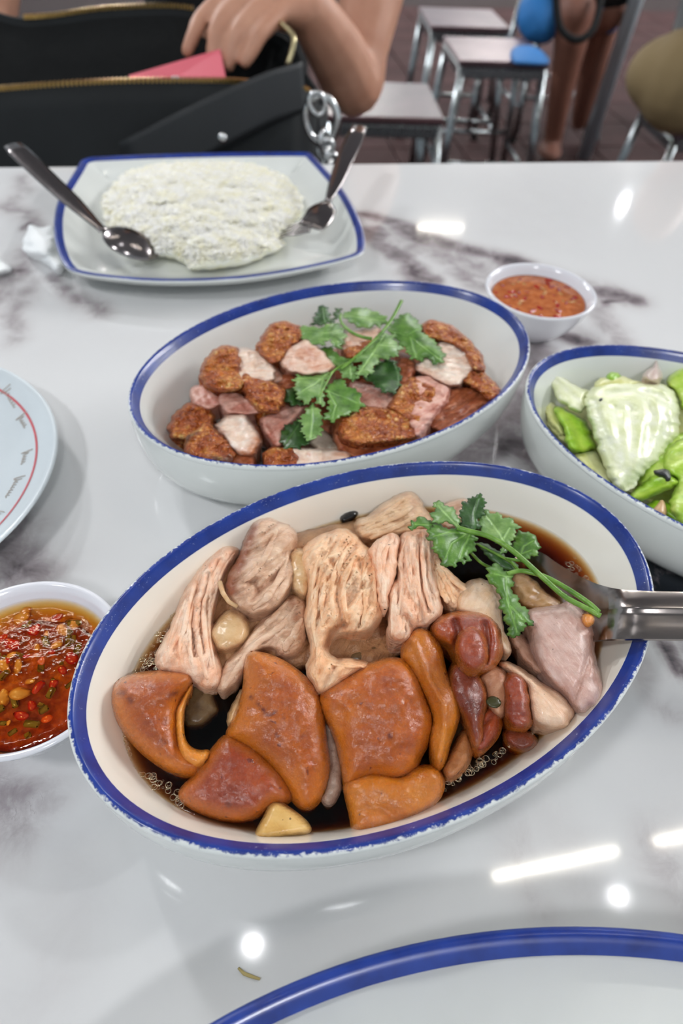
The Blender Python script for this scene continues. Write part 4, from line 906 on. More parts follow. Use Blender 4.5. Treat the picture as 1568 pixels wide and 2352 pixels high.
leaf(sg, CL([(870, 352), (910, 320), (960, 320), (1000, 342), (1052, 380), (1040, 410), (1062, 440), (1040, 462), (1030, 490), (990, 502), (950, 512), (908, 470), (878, 412)]), .0510, LF1, 6, veins=[CL([(920, 500), (950, 420), (1020, 380)]), CL([(925, 480), (1000, 450)])])
leaf(sg, CL([(600, 402), (640, 410), (700, 420), (760, 462), (830, 512), (890, 560), (912, 602), (850, 582), (780, 572), (740, 540), (700, 492), (650, 442)]), .0480, LF2, 7, teeth=(.0008, 300))
leaf(sg, CL([(690, 590), (720, 560), (762, 566), (820, 600), (880, 625), (862, 660), (858, 730), (900, 812), (960, 882), (1012, 960), (980, 996), (940, 970), (950, 1012), (930, 1052), (900, 1040), (868, 1092), (848, 1040), (818, 950), (790, 852), (778, 752), (730, 702), (694, 640)]), .0535, LF1, 8,
     veins=[CL([(870, 640), (810, 640), (740, 620)]), CL([(820, 650), (830, 800), (870, 940), (900, 1040)]), CL([(850, 850), (960, 960)])], dome=.0022)
def stem(parent, pts, zs, r0, r1, mat=STM):
    zz = np.interp(np.linspace(0, 1, len(pts)), np.linspace(0, 1, len(zs)), zs)
    P3 = interp3([at(x, y, z) for (x, y), z in zip(pts, zz)], 24)
    return MB().tube([tuple(p) for p in P3], list(np.linspace(r0, r1, 24)), 8).obj('stem', mat, parent)
stem(sg, CL([(470, 290), (560, 315), (680, 345), (790, 400), (900, 480), (1000, 570), (1120, 680), (1250, 790), (1400, 870), (1500, 925)]), [.060, .0605, .060, .056, .053, .052], .0012, .0012)
stem(sg, CL([(830, 620), (920, 600), (1000, 612), (1120, 650), (1280, 740), (1420, 835), (1490, 900)]), [.0555, .0545, .054, .053, .0525], .0010, .0012)
stem(sg, CL([(912, 602), (860, 540), (800, 505), (700, 450), (610, 405)]), [.0535, .051, .049], .0008, .0005)
stem(sg, CL([(945, 525), (880, 520), (820, 508)]), [.0560, .053], .0008, .0005)
stem(sg, CL([(570, 470), (640, 540), (720, 580), (760, 590)]), [.045, .047, .051], .0007, .0007)

# ------------------------------------------------------------------ roast pork bowl
K1 = m_crackle('pork_crackling'); K2 = m_crackle('scorched_crackling', .8)
RM = m_meat('roast_pork_meat', (190, 116, 84), (222, 168, 140), (240, 210, 190), .4, mark=(170, 82, 44), wet=.3, bs=.4)
RP1 = m_meat('roast_pork_pink', (168, 88, 66), (206, 136, 118), (230, 182, 164), .8, mark=(150, 70, 40), wet=.3, bs=.4)
RF = m_meat('roast_pork_fat', (214, 160, 124), (236, 202, 178), (246, 228, 212), .2, mark=(190, 110, 60), rough=.25, wet=.5, bs=.3)
RB = m_meat('roast_pork_brown', (112, 46, 22), (148, 72, 38), (184, 108, 66), .9, mark=(70, 30, 20), wet=.3, bs=.6)
DK = plain('dark_roast_underside', (92, 52, 36), .6, (200, .5, .001))
def chunk(label, parts, cell=.0010):
    allp = np.array([at(x, y, p[2])[:2] for p in parts for x, y in p[1]]); zmin = min(p[2]-p[4] for p in parts)
    e = empty('roast_pork_chunk', (*allp.mean(0), max(zmin, .01)), label, 'meat')
    for k, p in enumerate(parts):
        nm, pts, z0, dome, th, mt = p[:6]; kw = dict(namp=.0020, nf=190, seed=60+k+len(label), cell=cell, rag=.0012, ragf=300, sm=0, power=3.0, R=.0042, grow=.0021); kw.update(p[6] if len(p) > 6 else {})
        slab(nm, pts, z0+.002, dome*1.25, th, mt, e, **kw)
    return e
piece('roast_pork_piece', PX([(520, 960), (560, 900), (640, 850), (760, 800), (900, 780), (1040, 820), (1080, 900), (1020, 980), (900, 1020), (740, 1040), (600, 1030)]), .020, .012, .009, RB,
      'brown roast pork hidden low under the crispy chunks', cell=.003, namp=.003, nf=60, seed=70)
chunk('knobbly crackling-topped pork chunk with a pink fatty side, far left of the roast bowl', [
    ('meat', CM([(420, 330), (450, 295), (510, 310), (545, 340), (575, 380), (560, 420), (500, 425), (440, 420)]), .040, .008, .014, RF),
    ('crackling', CM([(300, 405), (312, 350), (350, 302), (385, 288), (420, 292), (440, 330), (430, 380), (455, 420), (430, 448), (370, 452), (325, 432)]), .043, .009, .016, K1, dict(namp=.0022))])
chunk('rough curled crackling chunk lying across the pink ragged meat', [
    ('crackling', CM([(450, 392), (470, 388), (500, 405), (560, 420), (605, 455), (600, 500), (575, 530), (520, 528), (485, 495), (455, 445)]), .041, .008, .012, K1, dict(namp=.0022)),
    ('meat', CM([(372, 460), (430, 462), (480, 490), (530, 530), (470, 538), (400, 535), (368, 500)]), .036, .006, .012, RP1)])
chunk('small golden crackling chunk touching the far left wall of the roast bowl', [
    ('crackling', CM([(184, 592), (205, 545), (250, 505), (310, 503), (340, 548), (330, 592), (290, 602), (240, 632), (195, 626)]), .026, .009, .012, K1, dict(namp=.0024))])
chunk('scorched dark crackling chunk at the near left rim of the roast bowl', [
    ('crackling', CM([(245, 682), (250, 622), (290, 600), (310, 573), (350, 600), (392, 640), (425, 690), (405, 725), (330, 712), (260, 694)]), .031, .010, .012, K2, dict(namp=.0024)),
    ('meat', CM([(400, 700), (440, 682), (480, 700), (492, 735), (420, 735)]), .032, .005, .008, RB)])
chunk('whitish fatty pork cube with a red roasted edge, beside the scorched chunk', [
    ('meat', CM([(362, 582), (400, 552), (450, 542), (482, 582), (512, 642), (492, 690), (440, 690), (408, 652), (372, 604)]), .034, .008, .014, RF, dict(marks=[(CM([(512, 640), (490, 690), (440, 690)]), .004, .9)]))])
chunk('pinkish meat scrap above the small golden crackling', [
    ('meat', CM([(265, 452), (300, 430), (340, 462), (372, 500), (332, 522), (282, 500)]), .034, .006, .010, RP1)])
chunk('long thin pork strip along the front rim with orange skin end', [
    ('meat', CM([(630, 672), (740, 676), (850, 690), (848, 706), (720, 736), (630, 745)]), .034, .006, .012, RF, dict(marks=[(CM([(700, 690), (704, 694)]), .001, 1.0), (CM([(800, 690), (848, 694)]), .0016, .5)])),
    ('crackling', CM([(538, 690), (570, 671), (640, 670), (655, 700), (650, 745), (545, 745)]), .035, .006, .012, K1)])
chunk('largest crackling slab, golden and blistered, at the front rim of the roast bowl', [
    ('meat', CM([(800, 585), (822, 560), (1104, 598), (1104, 635), (1040, 668), (960, 690), (880, 700), (830, 680), (805, 640)]), .0335, .004, .014, RB),
    ('crackling', CM([(820, 552), (870, 525), (950, 520), (1050, 530), (1088, 552), (1106, 600), (1098, 628), (1000, 642), (880, 650), (830, 630), (812, 590)]), .041, .006, .006, K1, dict(namp=.0016, power=3))])
chunk('boxy pork cube with crackling face and pale meat top, right of the largest slab', [
    ('meat', CM([(1098, 408), (1150, 400), (1226, 446), (1212, 490), (1155, 560), (1106, 625), (1080, 570), (1100, 480)]), .042, .006, .020, RP1, dict(power=3)),
    ('crackling', CM([(1010, 522), (1040, 460), (1076, 410), (1102, 408), (1172, 442), (1172, 482), (1130, 522), (1104, 585), (1060, 545)]), .044, .005, .018, K1, dict(power=3))])
chunk('dark ribbed pork block with golden crackling top against the near right wall', [
    ('meat', CM([(1160, 545), (1180, 490), (1232, 448), (1290, 440), (1410, 468), (1350, 515), (1290, 570), (1205, 605), (1166, 590)]), .035, .007, .014, RB, dict(fib=(.7, 200, .0012))),
    ('crackling', CM([(1275, 412), (1310, 374), (1352, 386), (1400, 440), (1412, 468), (1380, 490), (1330, 445)]), .041, .006, .012, K1)])
chunk('wide pink and white pork slice with crackling rim at the far right wall', [
    ('meat', CM([(1110, 360), (1160, 300), (1205, 265), (1262, 285), (1315, 330), (1312, 378), (1262, 430), (1215, 432), (1170, 402), (1112, 378)]), .041, .007, .020, RF, dict(marks=[(CM([(1110, 370), (1170, 402), (1215, 432)]), .005, .5)])),
    ('crackling', CM([(1130, 212), (1160, 190), (1235, 214), (1300, 268), (1342, 322), (1352, 372), (1322, 376), (1295, 318), (1245, 275), (1190, 262), (1140, 250)]), .045, .006, .018, K1)])
chunk('orange-skinned pork chunk with a bumpy pink side, back left of the coriander', [
    ('meat', CM([(600, 335), (640, 286), (692, 264), (750, 310), (792, 360), (770, 385), (700, 392), (640, 384), (600, 358)]), .043, .008, .018, RM, dict(marks=[(CM([(690, 290), (720, 330)]), .003, .5)])),
    ('crackling', CM([(515, 285), (560, 208), (602, 195), (660, 214), (670, 250), (628, 290), (590, 340), (560, 345), (530, 320)]), .045, .007, .018, K1)])
chunk('reddish meat bit between the coriander and the knobbly chunk', [
    ('meat', CM([(560, 430), (600, 395), (660, 388), (702, 398), (655, 440), (620, 470)]), .036, .005, .014, RB)])
chunk('pork bit showing behind the coriander leaves at the far wall', [
    ('meat', CM([(820, 250), (890, 230), (962, 218), (955, 270), (880, 325), (830, 310)]), .042, .005, .018, RM),
    ('crackling', CM([(830, 300), (900, 270), (950, 262), (900, 322), (850, 330)]), .044, .004, .010, K1)])
chunk('shaded meat piece below the coriander stems in the middle of the roast bowl', [
    ('meat', CM([(868, 422), (900, 430), (1000, 460), (1022, 482), (992, 522), (900, 505), (860, 470)]), .036, .006, .016, RP1)])
chunk('narrow roasted piece standing right of the folded dark coriander leaf', [
    ('meat', CM([(1040, 312), (1080, 330), (1096, 382), (1072, 412), (1040, 432)]), .041, .005, .016, RB)])
chunk('deep pink meat slab leaning left of the lowest coriander leaf', [
    ('meat', CM([(525, 560), (600, 508), (685, 513), (640, 562), (602, 602), (585, 665), (562, 640)]), .033, .006, .014, RP1, dict(creases=[(CM([(545, 575), (575, 650)]), .0016, .002, .5)]))])
chunk('grey fatty scrap beside the lowest coriander leaf', [
    ('meat', CM([(700, 645), (740, 600), (800, 640), (816, 682), (740, 676)]), .028, .005, .010, m_meat('grey_fat', (150, 130, 112), (172, 154, 136), (190, 174, 156), 0))])
chunk('small fatty meat bit beside the rough curled crackling', [
    ('meat', CM([(505, 325), (560, 332), (582, 380), (602, 415), (545, 425), (505, 400)]), .037, .005, .012, RM)])
s2 = empty('coriander_sprig', tuple(at(830, 850, .04)), 'heap of coriander leaves and stems on top of the roast pork', 'herb')
for k, (pts, z, mt, vn) in enumerate([
    ([(0, 1290), (20, 1220), (80, 1160), (190, 1110), (222, 1230), (280, 1300), (180, 1372), (60, 1372)], .043, LF2, [[(200, 1120), (60, 1330)]]),
    ([(36, 925), (60, 860), (110, 822), (150, 840), (190, 920), (230, 975), (150, 990), (60, 955)], .045, LF2, []),
    ([(130, 760), (172, 702), (260, 722), (340, 712), (400, 682), (480, 672), (440, 740), (402, 800), (412, 900), (390, 990), (342, 962), (330, 900), (300, 922), (280, 972), (230, 960), (180, 920), (150, 870), (152, 800)], .0530, LF3, [[(460, 680), (330, 790), (180, 870)], [(400, 730), (370, 850), (375, 960)], [(380, 740), (170, 740)]]),
    ([(420, 840), (480, 780), (550, 740), (592, 780), (640, 832), (702, 850), (742, 900), (770, 990), (702, 1030), (600, 1072), (480, 1132), (412, 1100), (400, 1060), (442, 1040), (462, 940), (432, 900)], .0525, LF1, [[(440, 850), (560, 900), (700, 960)], [(440, 850), (520, 980), (480, 1100)]]),
    ([(200, 1110), (240, 1040), (290, 962), (332, 990), (380, 1060), (392, 1160), (380, 1250), (342, 1250), (310, 1302), (270, 1290), (232, 1270), (212, 1200)], .0505, LF3, [[(300, 980), (300, 1100), (290, 1270)]]),
    ([(400, 452), (480, 470), (522, 530), (640, 562), (620, 622), (500, 640), (440, 562), (380, 500)], .0485, LF1, []),
    ([(150, 330), (182, 280), (250, 270), (350, 290), (440, 260), (520, 240), (570, 280), (604, 350), (580, 420), (560, 472), (520, 470), (480, 420), (450, 380), (400, 440), (330, 440), (270, 400), (200, 372)], .0525, LF3, [[(560, 300), (420, 330), (200, 320)]]),
    ([(290, 262), (330, 190), (350, 120), (402, 80), (440, 112), (462, 190), (482, 220), (520, 110), (552, 110), (550, 182), (482, 240), (380, 262)], .0510, LF2, [[(420, 250), (400, 110)]]),
    ([(570, 172), (700, 100), (850, 132), (960, 182), (980, 230), (900, 282), (860, 262), (790, 290), (720, 280), (640, 232)], .0525, LF3, [[(580, 180), (760, 190), (940, 220)]]),
    ([(760, 742), (850, 650), (920, 582), (1000, 562), (1042, 582), (1092, 682), (1092, 800), (1060, 872), (960, 872), (880, 812)], .0500, LF2, [[(1040, 590), (1080, 700), (1080, 800)]]),
    ([(950, 332), (1040, 350), (1032, 400), (1112, 462), (1060, 532), (1000, 562), (920, 562), (872, 620), (830, 692), (782, 730), (742, 712), (690, 742), (700, 682), (760, 602), (692, 592), (660, 592), (740, 512), (830, 442), (882, 372)], .0565, LF3, [[(960, 340), (860, 500), (720, 700)], [(900, 440), (1060, 450)], [(850, 520), (920, 540)]]),
    ([(540, 652), (640, 582), (692, 640), (702, 700), (690, 770), (640, 742), (600, 742), (560, 702)], .0545, LF3, [[(640, 590), (650, 740)]]),
    ([(1000, 282), (1060, 200), (1140, 152), (1210, 182), (1270, 262), (1300, 322), (1372, 380), (1440, 452), (1492, 522), (1470, 602), (1380, 612), (1350, 542), (1280, 582), (1200, 572), (1152, 482), (1080, 422), (1050, 372), (990, 322)], .0540, LF1, [[(1000, 310), (1180, 360), (1440, 560)], [(1150, 350), (1250, 300)], [(1180, 360), (1240, 550)]])]):
    leaf(s2, ML(pts), z, mt, 20+k, veins=[ML(v) for v in vn], teeth=(.0015, 380))
stem(s2, ML([(1105, 45), (1040, 170), (960, 290), (860, 400), (740, 510), (640, 595), (560, 660)]), [.0640, .0610, .0590, .0580, .0560], .0012, .0008)
stem(s2, ML([(560, 160), (560, 230), (640, 315), (740, 365), (840, 385)]), [.0560, .0580, .0575], .0008, .0011)
stem(s2, ML([(640, 595), (500, 670), (420, 800), (340, 960)]), [.0560, .055, .053], .0008, .0006)

# ------------------------------------------------------------------ cabbage bowl
CB1 = m_leaf('cabbage_pale', (222, 228, 172), (236, 240, 196), (246, 247, 220), .28); CB2 = m_leaf('cabbage_green', (150, 192, 50), (180, 212, 84), (206, 226, 124), .3)
CB3 = m_leaf('cabbage_bright', (124, 176, 22), (152, 198, 42), (180, 214, 80), .3); CB4 = m_leaf('cabbage_yellow', (212, 212, 130), (226, 226, 158), (236, 236, 186), .3)
def cab(pts, z, dome, mt, label, seed, cr=(), R=None, wv=None, px=CR, amp=.0022):
    return slab('cabbage_leaf', px(pts), z, dome, .0022, mt, None, label, 'vegetable', cell=.0011, seed=seed, rag=.0012, sm=1, power=2.3, R=R, waves=wv or [(110, 60, seed, .0012), (-70, 130, seed*2, .0010)],
                creases=[(px(c), .0034, amp*.75, .35) for c in cr], namp=.0011, nf=70)
cab([(480, 1100), (560, 1040), (900, 1000), (1400, 1000), (1700, 1100), (2100, 1500), (2100, 1800), (1700, 1950), (1400, 1780), (1000, 1580), (700, 1350), (540, 1200)], .024, .006, CB4, 'yellow-green cabbage leaf lying lowest in the bowl under the rest', 1)
cab([(540, 832), (600, 820), (660, 862), (740, 912), (822, 932), (772, 982), (782, 1050), (742, 1082), (682, 1062), (640, 1020), (590, 1002), (560, 930)], .038, .005, CB1, 'small pale cabbage leaf tip at the far left of the cabbage bowl', 2, [[(560, 850), (680, 960), (760, 1040)]])
cab([(560, 1040), (600, 1038), (682, 1080), (762, 1120), (802, 1162), (842, 1280), (862, 1322), (762, 1352), (682, 1342), (640, 1290), (630, 1180), (582, 1110)], .034, .007, CB3, 'bright lime-green cabbage piece along the left wall of its bowl', 3, [[(600, 1060), (700, 1180), (760, 1320)]])
cab([(500, 1000), (560, 990), (600, 1080), (640, 1180), (640, 1260), (560, 1180), (500, 1110)], .030, .004, CB4, 'dull yellow cabbage scrap between bowl wall and lime-green piece', 4)
cab([(690, 1372), (760, 1342), (850, 1332), (892, 1420), (932, 1502), (962, 1582), (922, 1562), (822, 1492), (740, 1432)], .034, .006, CB4, 'pale yellow cabbage rib below the lime-green piece', 5, [[(800, 1350), (880, 1480), (940, 1570)], [(860, 1340), (920, 1500)]])
cab([(1300, 872), (1400, 782), (1500, 742), (1650, 800), (1650, 1020), (1500, 1040), (1420, 1062), (1400, 962)], .040, .008, CB2, 'light green cabbage leaf at the far side, cut by the picture edge', 6)
cab([(830, 902), (872, 852), (902, 840), (1000, 830), (1052, 840), (1110, 862), (1180, 880), (1000, 930), (880, 930)], .044, .005, CB4, 'yellowish cabbage fold behind the big pale leaf', 7)
cab([(908, 852), (948, 795), (1010, 820), (1020, 852), (960, 872)], .047, .003, CB3, 'tiny bright green leaf tip behind the big pale leaf', 8)
cab([(1140, 1380), (1250, 1300), (1400, 1200), (1560, 1240), (1600, 1400), (1400, 1500), (1240, 1560), (1120, 1600)], .036, .005, CB2, 'shadowed green cabbage leaf under the lower right side of the big one', 9)
cab([(770, 962), (830, 902), (902, 872), (1000, 852), (1100, 872), (1200, 882), (1300, 882), (1382, 932), (1412, 1010), (1414, 1200), (1392, 1262), (1332, 1300), (1292, 1382), (1202, 1462), (1122, 1562), (1090, 1602), (1040, 1612), (962, 1582), (932, 1502), (892, 1420), (852, 1332), (862, 1262), (832, 1270), (822, 1182), (790, 1112), (772, 1052)],
    .041, .014, CB1, 'biggest crumpled pale cabbage leaf on top, its ribs fanning out', 10,
    [[(1060, 1590), (960, 1350), (880, 1150), (830, 1000)], [(1060, 1590), (1010, 1300), (980, 1050)], [(1070, 1590), (1090, 1300), (1090, 1050)], [(1080, 1590), (1180, 1350), (1230, 1100), (1180, 950)], [(1090, 1580), (1270, 1350), (1330, 1180), (1300, 1010), (1200, 930)], [(950, 950), (1100, 930), (1280, 960), (1390, 1060)]], R=.016, amp=.0026)
cab([(1290, 1402), (1320, 1322), (1400, 1270), (1500, 1232), (1700, 1300), (1760, 1500), (1700, 1800), (1500, 1902), (1400, 1822), (1330, 1702), (1382, 1602), (1412, 1542), (1350, 1500), (1302, 1462)], .042, .008, CB2, 'green cabbage leaf at the near right with a burnt black spot beside it', 11, [[(1300, 1440), (1400, 1380), (1600, 1330)], [(1380, 1600), (1500, 1500), (1650, 1450)]])
cab([(1062, 1642), (1150, 1572), (1240, 1502), (1320, 1490), (1402, 1530), (1410, 1562), (1350, 1602), (1232, 1652), (1130, 1682)], .041, .006, CB3, 'bright green stalk piece pointing at the near rim of the cabbage bowl', 12, [[(1080, 1650), (1240, 1610), (1390, 1545)]], amp=-.0016)
cab([(1180, 1702), (1250, 1662), (1350, 1700), (1436, 1722), (1520, 1752), (1560, 1900), (1480, 1880), (1400, 1850), (1340, 1800), (1222, 1752)], .037, .005, CB3, 'deeper green leaf piece at the near rim, lowest in the picture', 13)
cab([(1600, 1000), (1800, 1020), (2000, 1200), (2100, 1450), (1950, 1600), (1750, 1500), (1620, 1300)], .036, .010, CB1, 'crumpled pale cabbage leaf beyond the picture edge side of the bowl', 18, [[(1650, 1100), (1850, 1300), (2000, 1550)], [(1750, 1060), (1950, 1300)]])
cab([(1650, 1560), (1850, 1560), (2080, 1620), (2200, 1780), (2100, 1950), (1850, 1950), (1700, 1800)], .034, .010, CB2, 'green cabbage leaf at the far end of its bowl past the picture edge', 19, [[(1700, 1650), (1900, 1750), (2100, 1850)]])
slab('shallot_piece', CR([(1150, 842), (1188, 792), (1236, 772), (1256, 708), (1272, 772), (1302, 822), (1292, 872), (1220, 884)]), .046, .006, .006, m_meat('cooked_shallot', (190, 160, 146), (206, 180, 166), (220, 200, 186), 1.2, wet=.6, bs=.2), None, 'pinkish cooked shallot with a pointed tip behind the big cabbage leaf', 'vegetable', seed=14)
slab('garlic_slice', CR([(1226, 1742), (1262, 1700), (1300, 1655), (1330, 1740), (1320, 1790)]), .0455, .002, .003, plain('tan_garlic', (206, 168, 124), .35), None, 'tan triangular garlic slice at the near rim of the cabbage bowl', 'garlic', seed=15)
slab('burnt_flake', CR([(1228, 1470), (1270, 1472), (1330, 1452), (1362, 1520), (1330, 1552), (1308, 1512), (1262, 1512)]), .0515, .0018, .0015, plain('charred_black', (28, 30, 32), .4, (300, .6, .001)), None, 'black burnt flake lying on the green cabbage', 'food scrap', rag=.0008, seed=16)
slab('burnt_flake', CR([(862, 1000), (880, 980), (900, 985), (880, 1008)]), .0545, .0008, .0006, bpy.data.materials['charred_black'], None, 'tiny black fleck on the big pale cabbage leaf', 'food scrap', seed=17, cell=.0006)

# ------------------------------------------------------------------ sauce dishes
M_mel = m_ceramic('white_melamine', (228, 228, 234))
def sauce_dish(c, r, h, label, level, mat, slabel, sname):
    e = empty('sauce_dish', (c[0], c[1], 0), label, 'bowl')
    k = h/.035
    out = [(0.0005, .002), (.014, .002), (.0155, 0), (.0175, 0), (.0185, .002*k), (.024, .006*k), (.031, .014*k), (.0365, .024*k), (r-.0012, .0325*k), (r, .0342*k), (r-.0002, .035*k), (r-.0012, .0354*k), (r-.0025, .0350*k), (r-.0042, .0320*k), (.034, .024*k), (.029, .015*k), (.020, .0075*k), (.010, .0048*k), (.0005, .0042*k)]
    MB().lathe([(q[0], q[1]) for q in out], 72).obj('dish', M_mel, ('local', e))
    rl = float(np.interp(level, [.0048*k, .0075*k, .015*k, .024*k, .032*k], [.010, .020, .029, .034, r-.0042]))
    pr = [(.0005, .0046*k), (.0195, .0080*k), (.0285, .0155*k), (min(.0335, rl-.0004), min(.0242*k, level-.0015)), (rl-.0002, level+.0006), (rl-.0015, level+.0001), (rl-.006, level), (.0005, level)]
    o = MB().lathe(pr, 64).obj(sname, mat, ('local', e)); o.parent = None; o.location = e.location
    tag(o, slabel, 'sauce', kind='stuff'); return e
def m_sauce(name, c1, c2, c3):
    g = G(name); n1 = g.noise(180, 4, .6); n2 = g.noise(60, 3)
    col = g.ramp(n1, [(.32, c1), (.5, c2), (.68, c3)])
    g.bsdf(col, .07, g.bump(g.noise(150, 3), .35, .0012), Coat_Weight=.8, Coat_Roughness=.03); return g.m
SR = .0411; d1 = (.1374, .4644); d2 = (-.1265, .133)
sauce_dish(d1, SR, .035, 'small white sauce dish behind the roast pork and cabbage bowls', .0275, m_sauce('orange_chilli_sauce', (150, 70, 22), (186, 98, 40), (202, 122, 66)), 'orange-brown chilli sauce in the far sauce dish', 'chilli_sauce')
sauce_dish(d2, SR, .035, 'small white sauce dish at the left edge beside the nearest bowl', .0290, m_liquid('amber_vinegar', (.97, .77, .16, 1), 340, .12), 'amber vinegar in the near sauce dish at the left edge', 'vinegar_sauce')
tag(mesh_obj('chilli_pulp', *(lambda r: (r[0], r[1]))(rings_mesh([np.c_[d2[0]+rr_*np.cos(np.linspace(0, 6.283, 64, endpoint=False)), d2[1]+rr_*np.sin(np.linspace(0, 6.283, 64, endpoint=False)), np.full(64, z)+ .0012*vnoise(np.c_[np.cos(np.linspace(0, 6.283, 64, endpoint=False))*rr_*300, np.sin(np.linspace(0, 6.283, 64, endpoint=False))*rr_*300, np.zeros(64)], 2)] for rr_, z in ((.0305, .0185), (.028, .0205), (.022, .0222), (.014, .0230), (.006, .0232))], (True, True))),
     G_ := speckled('chilli_pulp_mix', (134, 56, 12), (178, 104, 34), 260, .4, .5, .002)), 'murky chopped chilli pulp under the amber vinegar', 'chilli', kind='stuff')
CHM = plain('red_chilli', (176, 26, 12), .2, (200, .3, .001), Coat_Weight=.5); CHO = plain('orange_chilli', (206, 84, 20), .2, (200, .3, .001), Coat_Weight=.5); CHG = plain('green_chilli', (118, 104, 34), .25, (200, .3, .001))
GAR = plain('chopped_garlic', (204, 150, 84), .3, (300, .3, .001), Coat_Weight=.4)
def bit(name, px, py, z, s, mt, label, cat, ang, asp=1.6, group=None, seed=0):
    c = at(px, py, z)[:2]; rs = np.random.RandomState(seed); pts = []
    for k in range(7):
        a = 2*math.pi*k/7; r = s*(1+.35*rs.randn()*.6); x, y = r*asp*math.cos(a), r*math.sin(a)
        x += s*.3*rs.randn()*.5; pts.append((c[0]+x*math.cos(ang)-y*math.sin(ang), c[1]+x*math.sin(ang)+y*math.cos(ang)))
    return slab(name, pts, z, s*.45, s*.4, mt, None, label, cat, group, world=True, cell=s/2.6, sm=1, seed=seed, tilt=(.15*rs.randn(), .15*rs.randn()))
red = [(520, 660, .0022), (300, 790, .0024), (110, 900, .0026), (240, 1010, .0013), (370, 1060, .0018), (640, 1020, .0026), (340, 1290, .0026), (180, 1540, .0027), (480, 1260, .0018), (60, 1040, .0018), (420, 1580, .0020), (290, 1450, .0020), (470, 970, .0014), (20, 850, .002), (560, 1130, .002), (130, 1330, .0016)]
for k, (x, y, s) in enumerate(red):
    X, Y = x/3.92, 1250+y/3.92
    bit('chilli_piece', X, Y, .0256 if k not in (3, 4) else .0285, s, CHO if k in (4, 10) else CHM, 'red chilli piece floating in the near sauce dish', 'chilli', k*1.3, 1.35, 'chilli pieces in the near sauce', 100+k)
gar = [(180, 660, .0034), (230, 600, .0022), (560, 770, .0026), (650, 710, .0030), (510, 890, .0028), (420, 800, .0013), (20, 1090, .0028), (190, 1350, .0030), (30, 1400, .0028), (150, 1100, .0024), (270, 1230, .0018), (90, 1000, .0014), (80, 1605, .0010), (330, 930, .0014)]
for k, (x, y, s) in enumerate(gar):
    bit('garlic_piece', x/3.92, 1250+y/3.92, .0258, s, GAR, 'chopped garlic piece floating in the near sauce dish', 'garlic', k*.9+.3, 1.5, 'garlic pieces in the near sauce', 140+k)
def bits(name, c, z, n, r0, dr, mats, label):
    mb = MB(); rs = np.random.RandomState(n)
    for k in range(n):
        a = k*2.4+rs.rand()*1.6; r = r0+dr*math.sqrt(k*.95+rs.rand()*2); q = .0010+.0010*rs.rand()
        R_ = Matrix.Rotation(rs.rand()*6.3, 3, 'Z'); mb.box((c[0]+r*math.cos(a), c[1]+r*math.sin(a), z-.0006*rs.rand()), (q*2.4*(.6+rs.rand()), q*1.5, q), R_, q*.3)
    o = mb.obj(name, mats); tag(o, label, 'chilli', kind='stuff'); return o
bits('chilli_seeds', d2, .0256, 40, .004, .0040, CHG, 'olive bits of chilli and seed mixed through the near sauce')
bits('chilli_bits', d1, .0276, 40, .003, .0048, CHM, 'red chopped chilli bits speckling the far sauce')
bits('garlic_bits', (d1[0]+.001, d1[1]), .0274, 18, .005, .0055, GAR, 'pale chopped garlic bits speckling the far sauce')

used = set()
HOURS = ['three', 'two', 'one', 'twelve', 'eleven', 'ten', 'nine', 'eight', 'seven', 'six', 'five', 'four']
for o in sorted([o for o in bpy.data.objects if o.get('group') in ('chilli pieces in the near sauce', 'garlic pieces in the near sauce')], key=lambda o: o.name):
    dx, dy = o.location.x-d2[0], o.location.y-d2[1]; r_ = math.hypot(dx, dy); hr = HOURS[int(round(math.degrees(math.atan2(dy, dx))/30)) % 12]
    kind = ('orange' if o.data.materials[0] == CHO else 'red')+' chilli piece' if o['category'] == 'chilli' else 'pale garlic piece'
    where = 'near the rim' if r_ > .024 else 'halfway out' if r_ > .012 else 'near the centre'
    for sz in ('', 'larger ', 'smaller ', 'thin ', 'ragged '):
        lb = f"{sz}{kind} in amber sauce, {hr} o'clock side, {where}"
        if lb not in used: break
    used.add(lb); o['label'] = lb

# ------------------------------------------------------------------ napkin and crumb
M_nap = plain('white_tissue', (250, 252, 252), .9, (120, .3, .002))
slab('crumpled_napkin', crop(0, 450, 6.03)([(400, 365), (470, 400), (560, 450), (700, 400), (760, 420), (800, 560), (860, 800), (900, 1000), (820, 1062), (740, 1050), (660, 950), (560, 880), (440, 840), (290, 760), (310, 650), (360, 520)]), .006, .010, .0055, M_nap, None,
     'crumpled white paper napkin beside the left rim of the rice plate', 'napkin', cell=.0022, sm=1, namp=.006, nf=60, seed=5, rag=.002, ragf=80)
slab('crumpled_napkin', [(-40, 560), (0, 596), (22, 608), (30, 620), (0, 628), (-40, 640)], .004, .005, .0035, M_nap, None, 'torn white napkin scrap at the left picture edge', 'napkin', cell=.002, namp=.003, nf=60, seed=6, sm=1)
MB().tube([at(547, 2223, .0004), at(560, 2236, .0008), at(575, 2242, .0005), at(597, 2249, .0007)], [.0004, .0006, .0006, .0004], 6, flat=.6).obj('food_crumb', plain('yellow_crumb', (190, 170, 110), .5))
tag(bpy.data.objects['food_crumb'], 'tiny yellow crumb on the table in front of the nearest bowl', 'food scrap')

